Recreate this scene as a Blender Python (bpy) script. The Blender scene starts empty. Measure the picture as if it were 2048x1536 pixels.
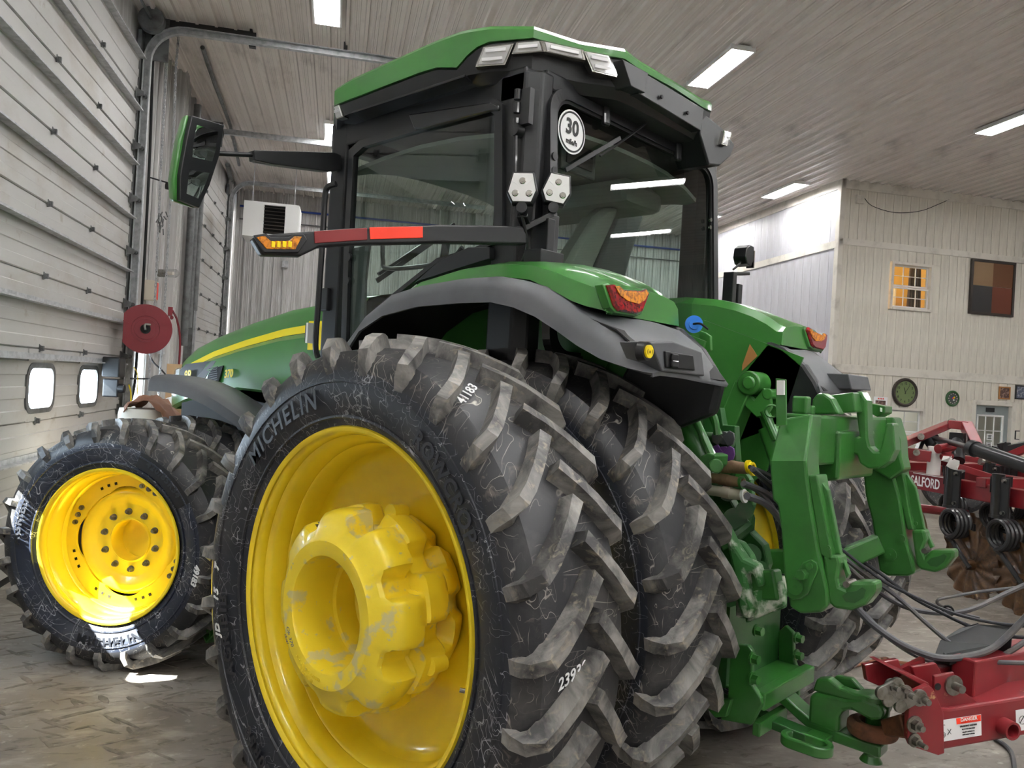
import bpy, bmesh, math, random
from mathutils import Vector, Matrix
C=bpy.context.scene.collection
PI=math.pi
rnd=random.Random(7)
# ---------------------------------------------------------------- camera, world, sun, exposure
CAMP=(-3.52,-2.445,1.862); YAW,PIT,ROL,FPX=.8315,.0037,.0581,1600.
BY=.6165                                   # heading of the building against the tractor
def cam_axes():
    cy,sy=math.cos(YAW),math.sin(YAW)
    f=Vector((sy*math.cos(PIT),cy*math.cos(PIT),math.sin(PIT)))
    r=Vector((cy,-sy,0)); u=r.cross(f)
    cr,sr=math.cos(ROL),math.sin(ROL)
    return cr*r+sr*u, cr*u-sr*r, f
_R,_U,_F=cam_axes()
cd=bpy.data.cameras.new('camera'); co=bpy.data.objects.new('camera',cd); C.objects.link(co)
m=Matrix.Identity(4)
for i in range(3): m[i][0]=_R[i]; m[i][1]=_U[i]; m[i][2]=-_F[i]; m[i][3]=CAMP[i]
co.matrix_world=m
cd.sensor_width=36; cd.lens=FPX/2048*36; cd.clip_start=.05; cd.clip_end=300
S=bpy.context.scene; S.camera=co
S.view_settings.view_transform='Standard'; S.view_settings.look='None'
S.view_settings.exposure=1.42; S.view_settings.gamma=1; S.view_settings.use_curve_mapping=False
W=bpy.data.worlds.new('world'); S.world=W; W.use_nodes=True
W.node_tree.nodes['Background'].inputs[0].default_value=(.72,.84,1,1)
W.node_tree.nodes['Background'].inputs[1].default_value=9.0
BM=Matrix.Translation((CAMP[0],CAMP[1],0))@Matrix.Rotation(-BY,4,'Z')
def B(u,v,z=0): return BM@Vector((u,v,z))
sl=bpy.data.lights.new('sun','SUN'); so=bpy.data.objects.new('sun',sl); C.objects.link(so)
sl.energy=45; sl.angle=.009; sl.color=(1,.97,.92)
_d=BM.to_3x3()@Vector((1.227,.24,-1.23))
so.rotation_euler=_d.to_track_quat('-Z','Y').to_euler(); so.location=B(-8,3,8)
LAMP=30.0                                  # strength of the tubes in the ceiling lights
# ---------------------------------------------------------------- materials
MAT={}
def lin(c): return tuple(((x/255)/12.92 if x/255<=.04045 else ((x/255+.055)/1.055)**2.4) for x in c)
def mat(name,rgb,rough=.5,metal=0,var=None,bump=None,coat=0,emit=0,spec=.5,dust=None,srgb=True,streak=None):
    """var=(rgb2,scale,lo,hi,stretch) mixes a second colour by noise; bump=(scale,strength,dist)"""
    m=bpy.data.materials.new(name); m.use_nodes=True; MAT[name]=m
    N=m.node_tree.nodes; L=m.node_tree.links; b=N['Principled BSDF']
    c=lin(rgb)
    b.inputs['Base Color'].default_value=(*c,1); b.inputs['Roughness'].default_value=rough
    b.inputs['Metallic'].default_value=metal; b.inputs['Specular IOR Level'].default_value=spec
    b.inputs['Coat Weight'].default_value=coat; b.inputs['Coat Roughness'].default_value=.06
    tc=N.new('ShaderNodeTexCoord')
    out=None
    def noise(scale,stretch=(1,1,1),detail=6,dist=0,rough=.6):
        mp=N.new('ShaderNodeMapping'); mp.inputs['Scale'].default_value=stretch; L.new(tc.outputs['Object'],mp.inputs[0])
        n=N.new('ShaderNodeTexNoise'); n.inputs['Scale'].default_value=scale; n.inputs['Detail'].default_value=detail
        n.inputs['Distortion'].default_value=dist; n.inputs['Roughness'].default_value=rough
        L.new(mp.outputs[0],n.inputs['Vector']); return n
    def ramp(src,lo,hi):
        r=N.new('ShaderNodeMapRange'); r.inputs['From Min'].default_value=lo; r.inputs['From Max'].default_value=hi
        L.new(src,r.inputs['Value']); return r.outputs[0]
    def mix(fac,a,bc):
        x=N.new('ShaderNodeMix'); x.data_type='RGBA'; L.new(fac,x.inputs['Factor'])
        if isinstance(a,tuple): x.inputs['A'].default_value=(*a,1)
        else: L.new(a,x.inputs['A'])
        x.inputs['B'].default_value=(*bc,1); return x.outputs['Result']
    cur=c
    for v in ([var] if isinstance(var,tuple) else (var or [])):
        n=noise(v[1],v[4] if len(v)>4 else (1,1,1),8 if len(v)<6 else v[5],v[6] if len(v)>6 else 0)
        cur=mix(ramp(n.outputs[0],v[2],v[3]),cur,lin(v[0]))
    if streak:                              # thin scratch / straw lines: (rgb, scale, width, amount)
        for k in range(streak[4] if len(streak)>4 else 2):
            n=noise(streak[1]*(1+.5*k),(1,1,1),3,.5)
            mp=N.new('ShaderNodeMapping'); mp.vector_type='TEXTURE'; mp.inputs['Rotation'].default_value=(1.1*k+.5,1.7*k+.3,.7*k+.9); mp.inputs['Scale'].default_value=(1,1,7); L.new(tc.outputs['Object'],mp.inputs[0])
            vo=N.new('ShaderNodeTexNoise'); vo.inputs['Scale'].default_value=streak[1]*5*(1+.3*k); vo.inputs['Detail'].default_value=1
            vo.inputs['Distortion'].default_value=.25; L.new(mp.outputs[0],vo.inputs['Vector'])
            s=N.new('ShaderNodeMath'); s.operation='SUBTRACT'; L.new(vo.outputs[0],s.inputs[0]); s.inputs[1].default_value=.5
            a=N.new('ShaderNodeMath'); a.operation='ABSOLUTE'; L.new(s.outputs[0],a.inputs[0])
            line=ramp(a.outputs[0],streak[2],0)
            msk=ramp(n.outputs[0],1-streak[3],1-streak[3]+.12)
            mu=N.new('ShaderNodeMath'); mu.operation='MULTIPLY'; mu.use_clamp=True; L.new(line,mu.inputs[0]); L.new(msk,mu.inputs[1])
            cur=mix(mu.outputs[0],cur,lin(streak[0]))
    if not isinstance(cur,tuple): L.new(cur,b.inputs['Base Color'])
    if bump:
        n=noise(bump[0],detail=4)
        bp=N.new('ShaderNodeBump'); bp.inputs['Strength'].default_value=bump[1]; bp.inputs['Distance'].default_value=bump[2] if len(bump)>2 else .002
        L.new(n.outputs[0],bp.inputs['Height']); L.new(bp.outputs[0],b.inputs['Normal'])
    if emit: b.inputs['Emission Color'].default_value=(*c,1); b.inputs['Emission Strength'].default_value=emit
    return m
def glassmat(name,tint,refl=1.0,rough=0.0):
    m=bpy.data.materials.new(name); m.use_nodes=True; MAT[name]=m
    N=m.node_tree.nodes; L=m.node_tree.links; N.clear()
    o=N.new('ShaderNodeOutputMaterial'); t=N.new('ShaderNodeBsdfTransparent'); t.inputs[0].default_value=(*tint,1)
    g=N.new('ShaderNodeBsdfGlossy'); g.inputs['Roughness'].default_value=rough; g.inputs[0].default_value=(1,1,1,1)
    f=N.new('ShaderNodeLayerWeight'); f.inputs['Blend'].default_value=.5
    pw=N.new('ShaderNodeMath'); pw.operation='POWER'; pw.inputs[1].default_value=5; L.new(f.outputs['Facing'],pw.inputs[0])
    mu=N.new('ShaderNodeMath'); mu.operation='MULTIPLY_ADD'; mu.use_clamp=True; mu.inputs[1].default_value=.9*refl; mu.inputs[2].default_value=.045*refl; L.new(pw.outputs[0],mu.inputs[0])
    x=N.new('ShaderNodeMixShader'); L.new(mu.outputs[0],x.inputs[0]); L.new(t.outputs[0],x.inputs[1]); L.new(g.outputs[0],x.inputs[2]); L.new(x.outputs[0],o.inputs[0])
    return m
mat('wall_steel',(196,194,192),.45,.0,var=[((140,136,132),1.2,.42,.75,(3,3,.25)),((232,232,232),5,.5,.8,(6,6,.2))],bump=(3,.1))
mat('ceiling_steel',(228,220,213),.27,0,var=[((112,106,100),.5,.60,.88,(2.2,.9,1)),((186,176,168),1.6,.55,.8,(1,.4,1))])
mat('door_steel',(186,185,182),.5,0,var=[((160,152,140),1.1,.5,.8,(1,1,2)),((150,140,125),6,.62,.8,(1,1,1))],bump=(60,.08))
mat('galvanised',(190,192,194),.5,.12,var=((150,152,154),14,.4,.7))
mat('dark_galvanised',(112,114,114),.45,.25,var=((76,76,74),8,.4,.7))
mat('siding_side_toned',(206,205,210),.5,0,var=((188,186,190),2.0,.45,.8,(4,4,.6)),bump=(25,.2,.003))  # copy of siding, darkened and cooled in colour against the nearby strip light's glare
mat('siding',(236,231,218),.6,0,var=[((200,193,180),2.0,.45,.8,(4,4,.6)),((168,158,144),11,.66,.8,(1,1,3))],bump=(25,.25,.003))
mat('trim_paint',(232,227,216),.5,0,var=((190,184,172),4,.5,.8))
mat('concrete',(136,129,121),.55,0,var=[((98,90,82),.9,.4,.7),((168,160,150),3.2,.52,.75,(1,2.2,1)),((74,66,58),5.5,.56,.72,(1,2.6,1),8,1.2),((190,184,174),14,.6,.8)],bump=(9,.25,.004))
mat('mud_print',(98,91,84),.7,0,var=((134,126,117),9,.4,.6),bump=(20,.3,.003))
mat('rubber',(42,42,45),.45,0,var=[((84,82,80),4,.5,.8,(1,1,1),8,.8),((116,108,98),13,.6,.8,(1,1,1),6,1.5)],bump=(40,.12,.002),streak=((176,170,160),2.2,.008,.50,4))
mat('rubber_lug',(62,61,61),.48,0,var=[((146,143,138),6,.40,.66,(1,1,1),8,1),((160,150,132),19,.55,.75,(1,1,1),6,1)],bump=(30,.4,.004))
mat('rubber_side',(34,37,45),.4,0,var=[((66,64,64),3,.5,.8)],bump=(30,.1,.002),streak=((180,180,184),2.2,.007,.52,5))
mat('rubber_side_worn_skylit',(38,44,58),.38,0,var=[((74,76,84),3,.5,.75)],bump=(30,.1,.002),streak=((190,192,198),1.8,.007,.53,5))  # scratched front sidewall; bluish window skylight is put into its base colour
mat('rubber_letter',(45,47,53),.4)
mat('yellow_paint',(255,225,48),.26,0,coat=.5,var=((244,208,20),2,.5,.8))
mat('yellow_cast',(253,224,52),.34,0,coat=.35,bump=(55,.28,.002),var=[((224,210,140),9,.57,.63),((222,208,150),26,.64,.68)])
mat('green_paint',(60,122,52),.28,0,coat=.45,var=((54,112,48),2,.45,.7))
mat('green_cast',(50,110,44),.3,0,coat=.6,bump=(90,.16,.0015),var=((44,98,38),8,.4,.7))
mat('green_dark',(34,84,34),.38,0,coat=.3,bump=(40,.15,.002),var=((60,80,44),7,.58,.75))
mat('green_muddy',(50,110,50),.5,0,var=((190,196,180),11,.5,.62))
mat('black_plastic',(25,26,28),.42,0,bump=(220,.1,.0006))
mat('black_paint',(24,25,27),.35,0,coat=.2)
mat('grey_plastic',(84,86,89),.55,0,bump=(200,.18,.0006),var=((98,99,101),3,.4,.7))
mat('liner',(14,14,15),.7)
mat('cab_trim',(128,131,124),.7)
mat('cab_dark',(74,78,76),.6)
mat('seat_leather',(64,67,66),.5)
mat('stripe_yellow',(250,222,10),.3,0,coat=.4)
mat('white_paint',(236,236,234),.5)
mat('white_print',(245,245,245),.6)
mat('black_print',(18,18,18),.5)
mat('lamp_reflector',(236,236,234),.3,.2)
mat('chrome',(190,188,182),.15,1)
mat('steel',(150,148,142),.35,.9,var=((110,104,94),20,.45,.7))
mat('rust',(122,78,52),.7,.2,var=((70,48,36),12,.4,.65),bump=(30,.4,.003))
mat('red_reflector',(246,62,34),.35)
mat('dark_red_reflector',(128,34,34),.4)
mat('amber',(226,140,18),.2,0,coat=.6,var=((150,84,8),60,.45,.6))
mat('tail_red',(150,16,22),.15,0,coat=.8,var=((90,8,14),70,.45,.6))
mat('red_paint',(134,34,40),.34,0,coat=.4,var=((112,32,36),3,.45,.7))
mat('red_worn',(128,32,38),.4,0,coat=.3,var=((196,158,110),9,.66,.7))
mat('maroon',(122,22,34),.42,0,coat=.2)
mat('bronze_mud',(98,70,44),.38,.3,coat=.3,var=[((52,34,22),7,.4,.65,(1,1,1),8,1.5),((150,122,84),12,.6,.8)],bump=(25,.4,.005))
mat('hose_rubber',(74,74,78),.5,0,var=((112,106,98),6,.5,.75))
mat('hose_dark',(40,42,48),.45)
mat('paper',(240,240,236),.85)
mat('brown_leather',(134,88,64),.6,0,var=((112,72,52),6,.4,.7),bump=(8,.5,.01))
mat('cream',(222,216,204),.7)
mat('cardboard',(176,142,104),.8)
mat('wood',(178,124,70),.6)
mat('green_face',(112,130,84),.5)
mat('clock_rim',(58,50,44),.45)
mat('blue_cap',(36,120,210),.4)
mat('purple',(104,60,130),.5)
mat('sky_blue',(40,70,150),.5)
mat('sage_door',(150,158,158),.5)
mat('quilt_tan',(150,122,90),.7); mat('quilt_brown',(110,70,42),.7); mat('quilt_rust',(112,58,38),.7); mat('quilt_dark',(58,56,56),.7)
mat('photo_dark',(90,66,60),.4,0,var=((170,140,130),18,.5,.6)); mat('photo_blue',(96,104,124),.4,0,var=((180,180,186),22,.5,.6))
mat('tube_light',(255,255,255),.5,0,emit=LAMP)
mat('warm_wall',(226,192,120),.7)
mat('curtain',(92,78,70),.8)
mat('mud_brown',(120,96,70),.8,0,var=((150,124,92),16,.4,.7))
mat('faded_label',(214,204,186),.6)
glassmat('cab_glass',(.70,.79,.75),1.3)
glassmat('window_glass',(.93,.96,.96),1.0)
glassmat('lens_clear',(.9,.9,.9),1.5,.05)
m=bpy.data.materials.new('mirror_glass'); m.use_nodes=True; MAT['mirror_glass']=m
b=m.node_tree.nodes['Principled BSDF']; b.inputs['Base Color'].default_value=(.75,.78,.78,1); b.inputs['Metallic'].default_value=1; b.inputs['Roughness'].default_value=.01
# ---------------------------------------------------------------- mesh helpers
def V(*a): return Vector(a)
def smoothpath(pts,k=6):
    P=[Vector(p) for p in pts]; out=[]
    for i in range(len(P)-1):
        p0=P[max(i-1,0)];p1=P[i];p2=P[i+1];p3=P[min(i+2,len(P)-1)]
        for j in range(k):
            t=j/k; out.append(.5*((2*p1)+(p2-p0)*t+(2*p0-5*p1+4*p2-p3)*t*t+(3*p1-p0-3*p2+p3)*t**3))
    out.append(P[-1]); return out
class G:
    def __init__(s): s.v=[]; s.f=[]; s.mi=[]; s.cur=0
    def add(s,vs,fs):
        o=len(s.v); s.v+=[tuple(x) for x in vs]; s.f+=[tuple(i+o for i in f) for f in fs]; s.mi+=[s.cur]*len(fs); return s
    def loft(s,rings,close=True,cap=True):
        n=len(rings[0]); vs=[p for r in rings for p in r]; fs=[]
        for i in range(len(rings)-1):
            for j in range(n if close else n-1):
                k=(j+1)%n; fs.append((i*n+j,i*n+k,(i+1)*n+k,(i+1)*n+j))
        if cap and close: fs.append(tuple(range(n))[::-1]); fs.append(tuple((len(rings)-1)*n+j for j in range(n)))
        return s.add(vs,fs)
    def box(s,c,d,rz=0,M=None):
        x,y,z=[a/2 for a in d]; vs=[V(sx*x,sy*y,sz*z) for sz in(-1,1) for sx,sy in((-1,-1),(1,-1),(1,1),(-1,1))]
        R=M if M is not None else Matrix.Rotation(rz,3,'Z'); vs=[R@p+Vector(c) for p in vs]
        return s.add(vs,[(3,2,1,0),(4,5,6,7),(0,1,5,4),(1,2,6,5),(2,3,7,6),(3,0,4,7)])
    def b2(s,a,b): return s.box([(p+q)/2 for p,q in zip(a,b)],[abs(q-p) for p,q in zip(a,b)])
    def beam(s,p,q,w,h,w2=None,h2=None,up=(0,0,1)):
        p=Vector(p);q=Vector(q);t=(q-p).normalized(); a=t.cross(Vector(up))
        if a.length<1e-4: a=t.cross(V(1,0,0))
        a.normalize(); b=a.cross(t); w2=w if w2 is None else w2; h2=h if h2 is None else h2
        return s.loft([[p+a*sx*w/2+b*sy*h/2 for sx,sy in((-1,-1),(1,-1),(1,1),(-1,1))],[q+a*sx*w2/2+b*sy*h2/2 for sx,sy in((-1,-1),(1,-1),(1,1),(-1,1))]])
    def cyl(s,p,q,r,r2=None,n=16,cap=True):
        p=Vector(p);q=Vector(q);t=(q-p).normalized(); a=t.orthogonal().normalized(); b=t.cross(a); r2=r if r2 is None else r2
        ring=lambda c,r:[c+(a*math.cos(2*PI*i/n)+b*math.sin(2*PI*i/n))*r for i in range(n)]
        return s.loft([ring(p,r),ring(q,r2)],cap=cap)
    def tube(s,pts,r,n=8,k=6):
        P=smoothpath(pts,k) if k>1 else [Vector(p) for p in pts]; rings=[]; a=None
        for i,p in enumerate(P):
            t=(P[min(i+1,len(P)-1)]-P[max(i-1,0)]).normalized()
            if a is None: a=t.orthogonal().normalized()
            a=(a-t*a.dot(t)).normalized(); b=t.cross(a)
            rings.append([p+(a*math.cos(2*PI*j/n)+b*math.sin(2*PI*j/n))*r for j in range(n)])
        return s.loft(rings)
    def prism(s,poly,ax,a,b):
        f={'x':lambda p,h:(h,p[0],p[1]),'y':lambda p,h:(p[0],h,p[1]),'z':lambda p,h:(p[0],p[1],h)}[ax]
        return s.loft([[f(p,a) for p in poly],[f(p,b) for p in poly]])
    def lathe(s,prof,n=48,c=(0,0,0),axis=(1,0,0),close=False,seg=1.0):
        t=Vector(axis).normalized(); a=V(0,1,0) if abs(t.y)<.9 else V(1,0,0); a=(a-t*a.dot(t)).normalized(); b=t.cross(a); c=Vector(c)
        m=len(prof); vs=[]
        for i in range(n):
            q=2*PI*seg*i/(n if seg==1 else n-1); d=a*math.cos(q)+b*math.sin(q)
            vs+=[c+t*h+d*r for h,r in prof]
        fs=[]
        for i in range(n if seg==1 else n-1):
            k=(i+1)%n
            for j in range(m if close else m-1):
                l=(j+1)%m; fs.append((i*m+j,i*m+l,k*m+l,k*m+j))
        return s.add(vs,fs)
    def hexbolt(s,p,d,r,h):
        d=Vector(d).normalized(); p=Vector(p); s.cyl(p,p+d*h*.25,r*1.35,n=14); s.cyl(p+d*h*.2,p+d*h,r,n=6); return s
    def sheet(s,grid,th=.004):              # grid of points -> thin closed sheet
        n=len(grid);m=len(grid[0]); P=[[Vector(p) for p in r] for r in grid]; N=[]
        for i in range(n):
            row=[]
            for j in range(m):
                a=P[min(i+1,n-1)][j]-P[max(i-1,0)][j]; b=P[i][min(j+1,m-1)]-P[i][max(j-1,0)]; c=a.cross(b)
                row.append(c.normalized() if c.length>1e-9 else V(0,0,1))
            N.append(row)
        vs=[P[i][j] for i in range(n) for j in range(m)]+[P[i][j]-N[i][j]*th for i in range(n) for j in range(m)]
        o=n*m; fs=[]
        for i in range(n-1):
            for j in range(m-1):
                q=(i*m+j,(i+1)*m+j,(i+1)*m+j+1,i*m+j+1); fs.append(q); fs.append(tuple(x+o for x in q[::-1]))
        e=[i*m for i in range(n)]; 
        for k in range(n-1):
            a,b=k*m,(k+1)*m; fs.append((a,a+o,b+o,b)); a,b=k*m+m-1,(k+1)*m+m-1; fs.append((a,b,b+o,a+o))
        for k in range(m-1):
            a,b=k,k+1; fs.append((a,b,b+o,a+o)); a,b=(n-1)*m+k,(n-1)*m+k+1; fs.append((a,a+o,b+o,b))
        return s.add(vs,fs)
    def obj(s,name,mats,parent=None,bev=0,smooth=30,label=None,seg=2,recalc=True,loc=None,rz=None):
        me=bpy.data.meshes.new(name); me.from_pydata([tuple(p) for p in s.v],[],s.f)
        if isinstance(mats,str): mats=[mats]
        for x in mats: me.materials.append(MAT[x])
        me.polygons.foreach_set('material_index',s.mi)
        if recalc:
            bm=bmesh.new(); bm.from_mesh(me); bmesh.ops.remove_doubles(bm,verts=bm.verts,dist=1e-5); bmesh.ops.recalc_face_normals(bm,faces=bm.faces); bm.to_mesh(me); bm.free()
        if smooth:
            me.polygons.foreach_set('use_smooth',[True]*len(me.polygons)); me.set_sharp_from_angle(angle=math.radians(smooth))
        o=bpy.data.objects.new(name,me); C.objects.link(o)
        if parent is not None: o.parent=parent
        if bev:
            b=o.modifiers.new('bevel','BEVEL'); b.width=bev; b.segments=seg; b.limit_method='ANGLE'; b.angle_limit=math.radians(35); b.harden_normals=False
        if label: o['label']=label
        if loc: o.location=loc
        if rz is not None: o.rotation_euler=(0,0,rz)
        return o
def empty(name,parent=None,loc=(0,0,0),rot=(0,0,0)):
    o=bpy.data.objects.new(name,None); C.objects.link(o); o.empty_display_size=.1
    if parent is not None: o.parent=parent
    o.location=loc; o.rotation_euler=rot; return o
def tag(o,label=None,cat=None,group=None,kind=None):
    if label: o['label']=label
    if cat: o['category']=cat
    if group: o['group']=group
    if kind: o['kind']=kind
    return o
def inb(o):                                 # put an object built in building coordinates in its place
    o.matrix_world=BM; return o
def thing(name,label,cat,loc=(0,0,0),rz=0,group=None):
    return tag(empty(name,None,loc,(0,0,rz)),label,cat,group)
def bthing(name,label,cat,u,v,z=0,rz=0,group=None): return thing(name,label,cat,B(u,v,z),rz-BY,group)
def copytree(o,parent=None,loc=None):
    c=o.copy(); C.objects.link(c)
    if parent is not None: c.parent=parent
    if loc is not None: c.location=loc
    for ch in [x for x in KIDS.get(o.name,[])]: copytree(ch,c)
    return c
def dup(o,parent,loc=None,rot=None):
    c=o.copy(); C.objects.link(c); c.parent=parent
    if loc is not None: c.location=loc
    if rot is not None: c.rotation_euler=rot
    return c
KIDS={}
def textmesh(txt,size=1,ext=0,bold=0,shear=0,space=1,align='CENTER'):
    cu=bpy.data.curves.new('t','FONT'); cu.body=txt; cu.size=size; cu.extrude=ext; cu.offset=bold; cu.shear=shear; cu.space_character=space
    cu.align_x=align; cu.align_y='CENTER'; cu.resolution_u=3
    o=bpy.data.objects.new('t',cu); C.objects.link(o); bpy.context.view_layer.update()
    me=bpy.data.meshes.new_from_object(o.evaluated_get(bpy.context.evaluated_depsgraph_get()))
    vs=[v.co.copy() for v in me.vertices]; fs=[tuple(p.vertices) for p in me.polygons]
    bpy.data.objects.remove(o); bpy.data.curves.remove(cu); bpy.data.meshes.remove(me)
    return vs,fs
def text(g,txt,M,size=1,ext=.001,**k):       # M: 4x4 or function Vector->Vector
    vs,fs=textmesh(txt,size,ext,**k); f=M if callable(M) else (lambda p:M@p)
    g.add([f(p) for p in vs],fs); return g
def frame3(o,x,y):                          # matrix with origin o, axes x,y
    x=Vector(x).normalized(); y=Vector(y); y=(y-x*y.dot(x)).normalized(); z=x.cross(y)
    M=Matrix.Identity(4)
    for i in range(3): M[i][0]=x[i];M[i][1]=y[i];M[i][2]=z[i];M[i][3]=o[i]
    return M
# ================================================================ THE SETTING (building coordinates u right, v forward, z up)
UL,UR,V0,V1,ZC=-2.567,17.0,-6.0,19.9,6.17
OU,OV=9.12,13.5
def st(name,parent=None):
    o=empty(name,parent); o['kind']='structure'; 
    if parent is None: inb(o)
    return o
g=G(); g.b2((UL-.6,V0-.3,-.12),(UR+.3,V1+.3,0)); floor=inb(tag(g.obj('floor','concrete',smooth=0),'grey brown concrete floor with muddy tyre prints',kind='structure'))
# mud prints left by tyre lugs: low clods lying on the slab
def clods():
    g=G(); r=random.Random(3)
    for k in range(800):
        u=r.uniform(-2.3,1.6); v=r.uniform(2.2,7.0)
        if r.random()<.45: a=.5+r.gauss(0,.12)
        else: a=-.75+r.gauss(0,.15)
        L=r.uniform(.05,.15); w=r.uniform(.008,.024); h=.0015+r.random()*.003
        ring=[]
        for q in range(7):
            t=2*PI*q/7; ring.append((math.cos(t)*L*(.75+.3*r.random()),math.sin(t)*w*(.75+.4*r.random())))
        ca,sa=math.cos(a),math.sin(a)
        f=lambda p,s,z:(u+(p[0]*ca-p[1]*sa)*s,v+(p[0]*sa+p[1]*ca)*s,z)
        g.loft([[f(p,1,.0) for p in ring],[f(p,.8,h) for p in ring]])
    return g
o=clods().obj('tread_print','mud_print',floor,smooth=0); o['kind']='stuff'
def corrprofile(w=.9144):
    P=[]
    for k in range(4):
        x=k*w/4
        P+=[(x,0),(x+.012,.042),(x+.046,.042),(x+.058,0)]
        for j in (1,2): P+=[(x+.058+.0457*j,0),(x+.058+.0457*j+.006,.009),(x+.058+.0457*j+.022,.009),(x+.058+.0457*j+.030,0)]
    P.append((w-.001,0)); return P
_pc={}
def corr(parent,name,mt,org,du,dn,dl,L,n,M=None):
    """n panels side by side from org: du across, dn = rib direction, dl along"""
    du,dn,dl=Vector(du),Vector(dn),Vector(dl); key=(mt,round(L,3),tuple(du),tuple(dn),tuple(dl))
    if key not in _pc:
        g=G(); pr=corrprofile(); vs=[]
        r0=[du*a+dn*b for a,b in pr]; bk=[du*pr[-1][0]-dn*.004,-dn*.004]
        g.loft([r0+bk,[p+dl*L for p in r0+bk]])
        _pc[key]=g.obj(name,mt,parent,smooth=0); _pc[key].location=org; first=_pc[key]; k0=1
    else: first=_pc[key]; k0=0
    for k in range(k0,n): dup(first,parent,Vector(org)+du*.9144*k)
ceiling=st('ceiling')
corr(ceiling,'ceiling_panel','ceiling_steel',(UL-.1,V0,ZC),(1,0,0),(0,0,-1),(0,1,0),V1-V0,22)
g=G(); g.b2((UL-.6,V0-.3,ZC+.03),(UR+.3,V1+.3,ZC+.2)); g.obj('roof_deck','ceiling_steel',ceiling,smooth=0)
wb=st('wall_back'); corr(wb,'wall_panel','wall_steel',(UL,V1,0),(1,0,0),(0,-1,0),(0,0,1),ZC,13)
g=G(); g.b2((UL-.6,V1+.05,0),(UR+.3,V1+.25,ZC)); g.obj('backing','wall_steel',wb,smooth=0)
g=G(); g.b2((UR,V0,0),(UR+.2,V1,ZC)); inb(tag(g.obj('wall_right','wall_steel',smooth=0),kind='structure'))
g=G(); g.b2((UL-.6,V0-.2,0),(UR,V0,ZC)); inb(tag(g.obj('wall_rear','wall_steel',smooth=0),kind='structure'))
# left wall with its two overhead doors and a slot window
wl=st('wall_left')
def wallbox(v0,v1,z0,z1,t=.25): G().b2((UL-t-.05,v0,z0),(UL-.05,v1,z1)).obj('backing','wall_steel',wl,smooth=0)
D0,D1=4.25,10.45; E0,E1=14.75,18.35; DT=5.62
wallbox(V0-.2,D0,0,ZC); wallbox(D0,D1,DT,ZC); wallbox(D1,11.0,0,ZC); wallbox(11.0,11.55,0,.75); wallbox(11.0,11.55,2.1,ZC); wallbox(11.55,E0,0,ZC); wallbox(E0,E1,DT,ZC); wallbox(E1,V1,0,ZC)
corr(wl,'wall_panel','wall_steel',(UL,V0,0),(0,1,0),(1,0,0),(0,0,1),ZC,11)
corr(wl,'wall_panel','wall_steel',(UL,11.56,0),(0,1,0),(1,0,0),(0,0,1),ZC,3)
corr(wl,'wall_panel','wall_steel',(UL,10.60,2.12),(0,1,0),(1,0,0),(0,0,1),ZC-2.12,1)
corr(wl,'wall_panel','wall_steel',(UL,18.5,0),(0,1,0),(1,0,0),(0,0,1),ZC,1)
w3=st('window_3'); G().b2((UL-.03,11.0,.75),(UL-.02,11.55,2.1)).obj('pane','window_glass',w3,smooth=0)
g=G(); 
for a,b in (((UL-.06,10.95,.70),(UL+.02,11.0,2.15)),((UL-.06,11.55,.70),(UL+.02,11.6,2.15)),((UL-.06,11.0,.70),(UL+.02,11.55,.75)),((UL-.06,11.0,2.1),(UL+.02,11.55,2.15))): g.b2(a,b)
g.obj('window_frame','trim_paint',w3,smooth=0)
# overhead doors
def doorsection(v0,v1,z0,h,holes=()):
    """ribbed steel section, profile along z swept along v; rectangular gaps left for the rounded windows"""
    pr=[(0,0),(.012,.008),(.012,.10),(.004,.108),(.004,.20),(.012,.208),(.012,.30),(.004,.308),(.004,.40),(.012,.408),(.012,.52),(0,.528),(0,h-.008)]
    g=G(); sp=[v0]+[x for a,b in holes for x in (a,b)]+[v1]
    for i in range(0,len(sp),2):
        a,b=sp[i],sp[i+1]; ring=[(p[0],p[1]) for p in pr]+[(-.012,h-.008),(-.012,h+.002),(-.045,h+.002),(-.045,0)]
        g.loft([[(UL+x,a,z0+z) for x,z in ring],[(UL+x,b,z0+z) for x,z in ring]])
    for a,b in holes:                        # above and below the window, and rounded corners
        z1,z2=z0+.095,z0+.475; 
        g.b2((UL-.045,a,z0),(UL+.012,b,z1)); g.b2((UL-.045,a,z2),(UL+.012,b,z0+h-.008)); g.b2((UL-.045,a,z0+h-.02),(UL-.012,b,z0+h+.002))
        for ca,cz,sa,sz in ((a,z1,1,1),(b,z1,-1,1),(a,z2,1,-1),(b,z2,-1,-1)):
            r=.10; poly=[(ca,cz)]+[(ca+sa*(r-r*math.cos(t)),cz+sz*(r-r*math.sin(t))) for t in [i*PI/10 for i in range(6)]]
            g.prism(poly,'x',UL-.045,UL+.012)
    return g
def rrect(cx,cz,w,h,r,n=6):
    P=[]
    for sx,sz,a0 in ((1,1,0),(-1,1,90),(-1,-1,180),(1,-1,270)):
        for i in range(n+1):
            a=math.radians(a0+90*i/n); P.append((cx+sx*(w/2-r)+r*math.cos(a),cz+sz*(h/2-r)+r*math.sin(a)))
    return P
def ringmesh(g,outer,inner,f,a,b):
    n=len(outer); vs=[f(p,a) for p in outer]+[f(p,a) for p in inner]+[f(p,b) for p in outer]+[f(p,b) for p in inner]; fs=[]
    for i in range(n):
        k=(i+1)%n; fs+=[(i,k,n+k,n+i),(2*n+i,3*n+i,3*n+k,2*n+k),(i,2*n+i,2*n+k,k),(n+i,n+k,3*n+k,3*n+i)]
    g.add(vs,fs)
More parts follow.
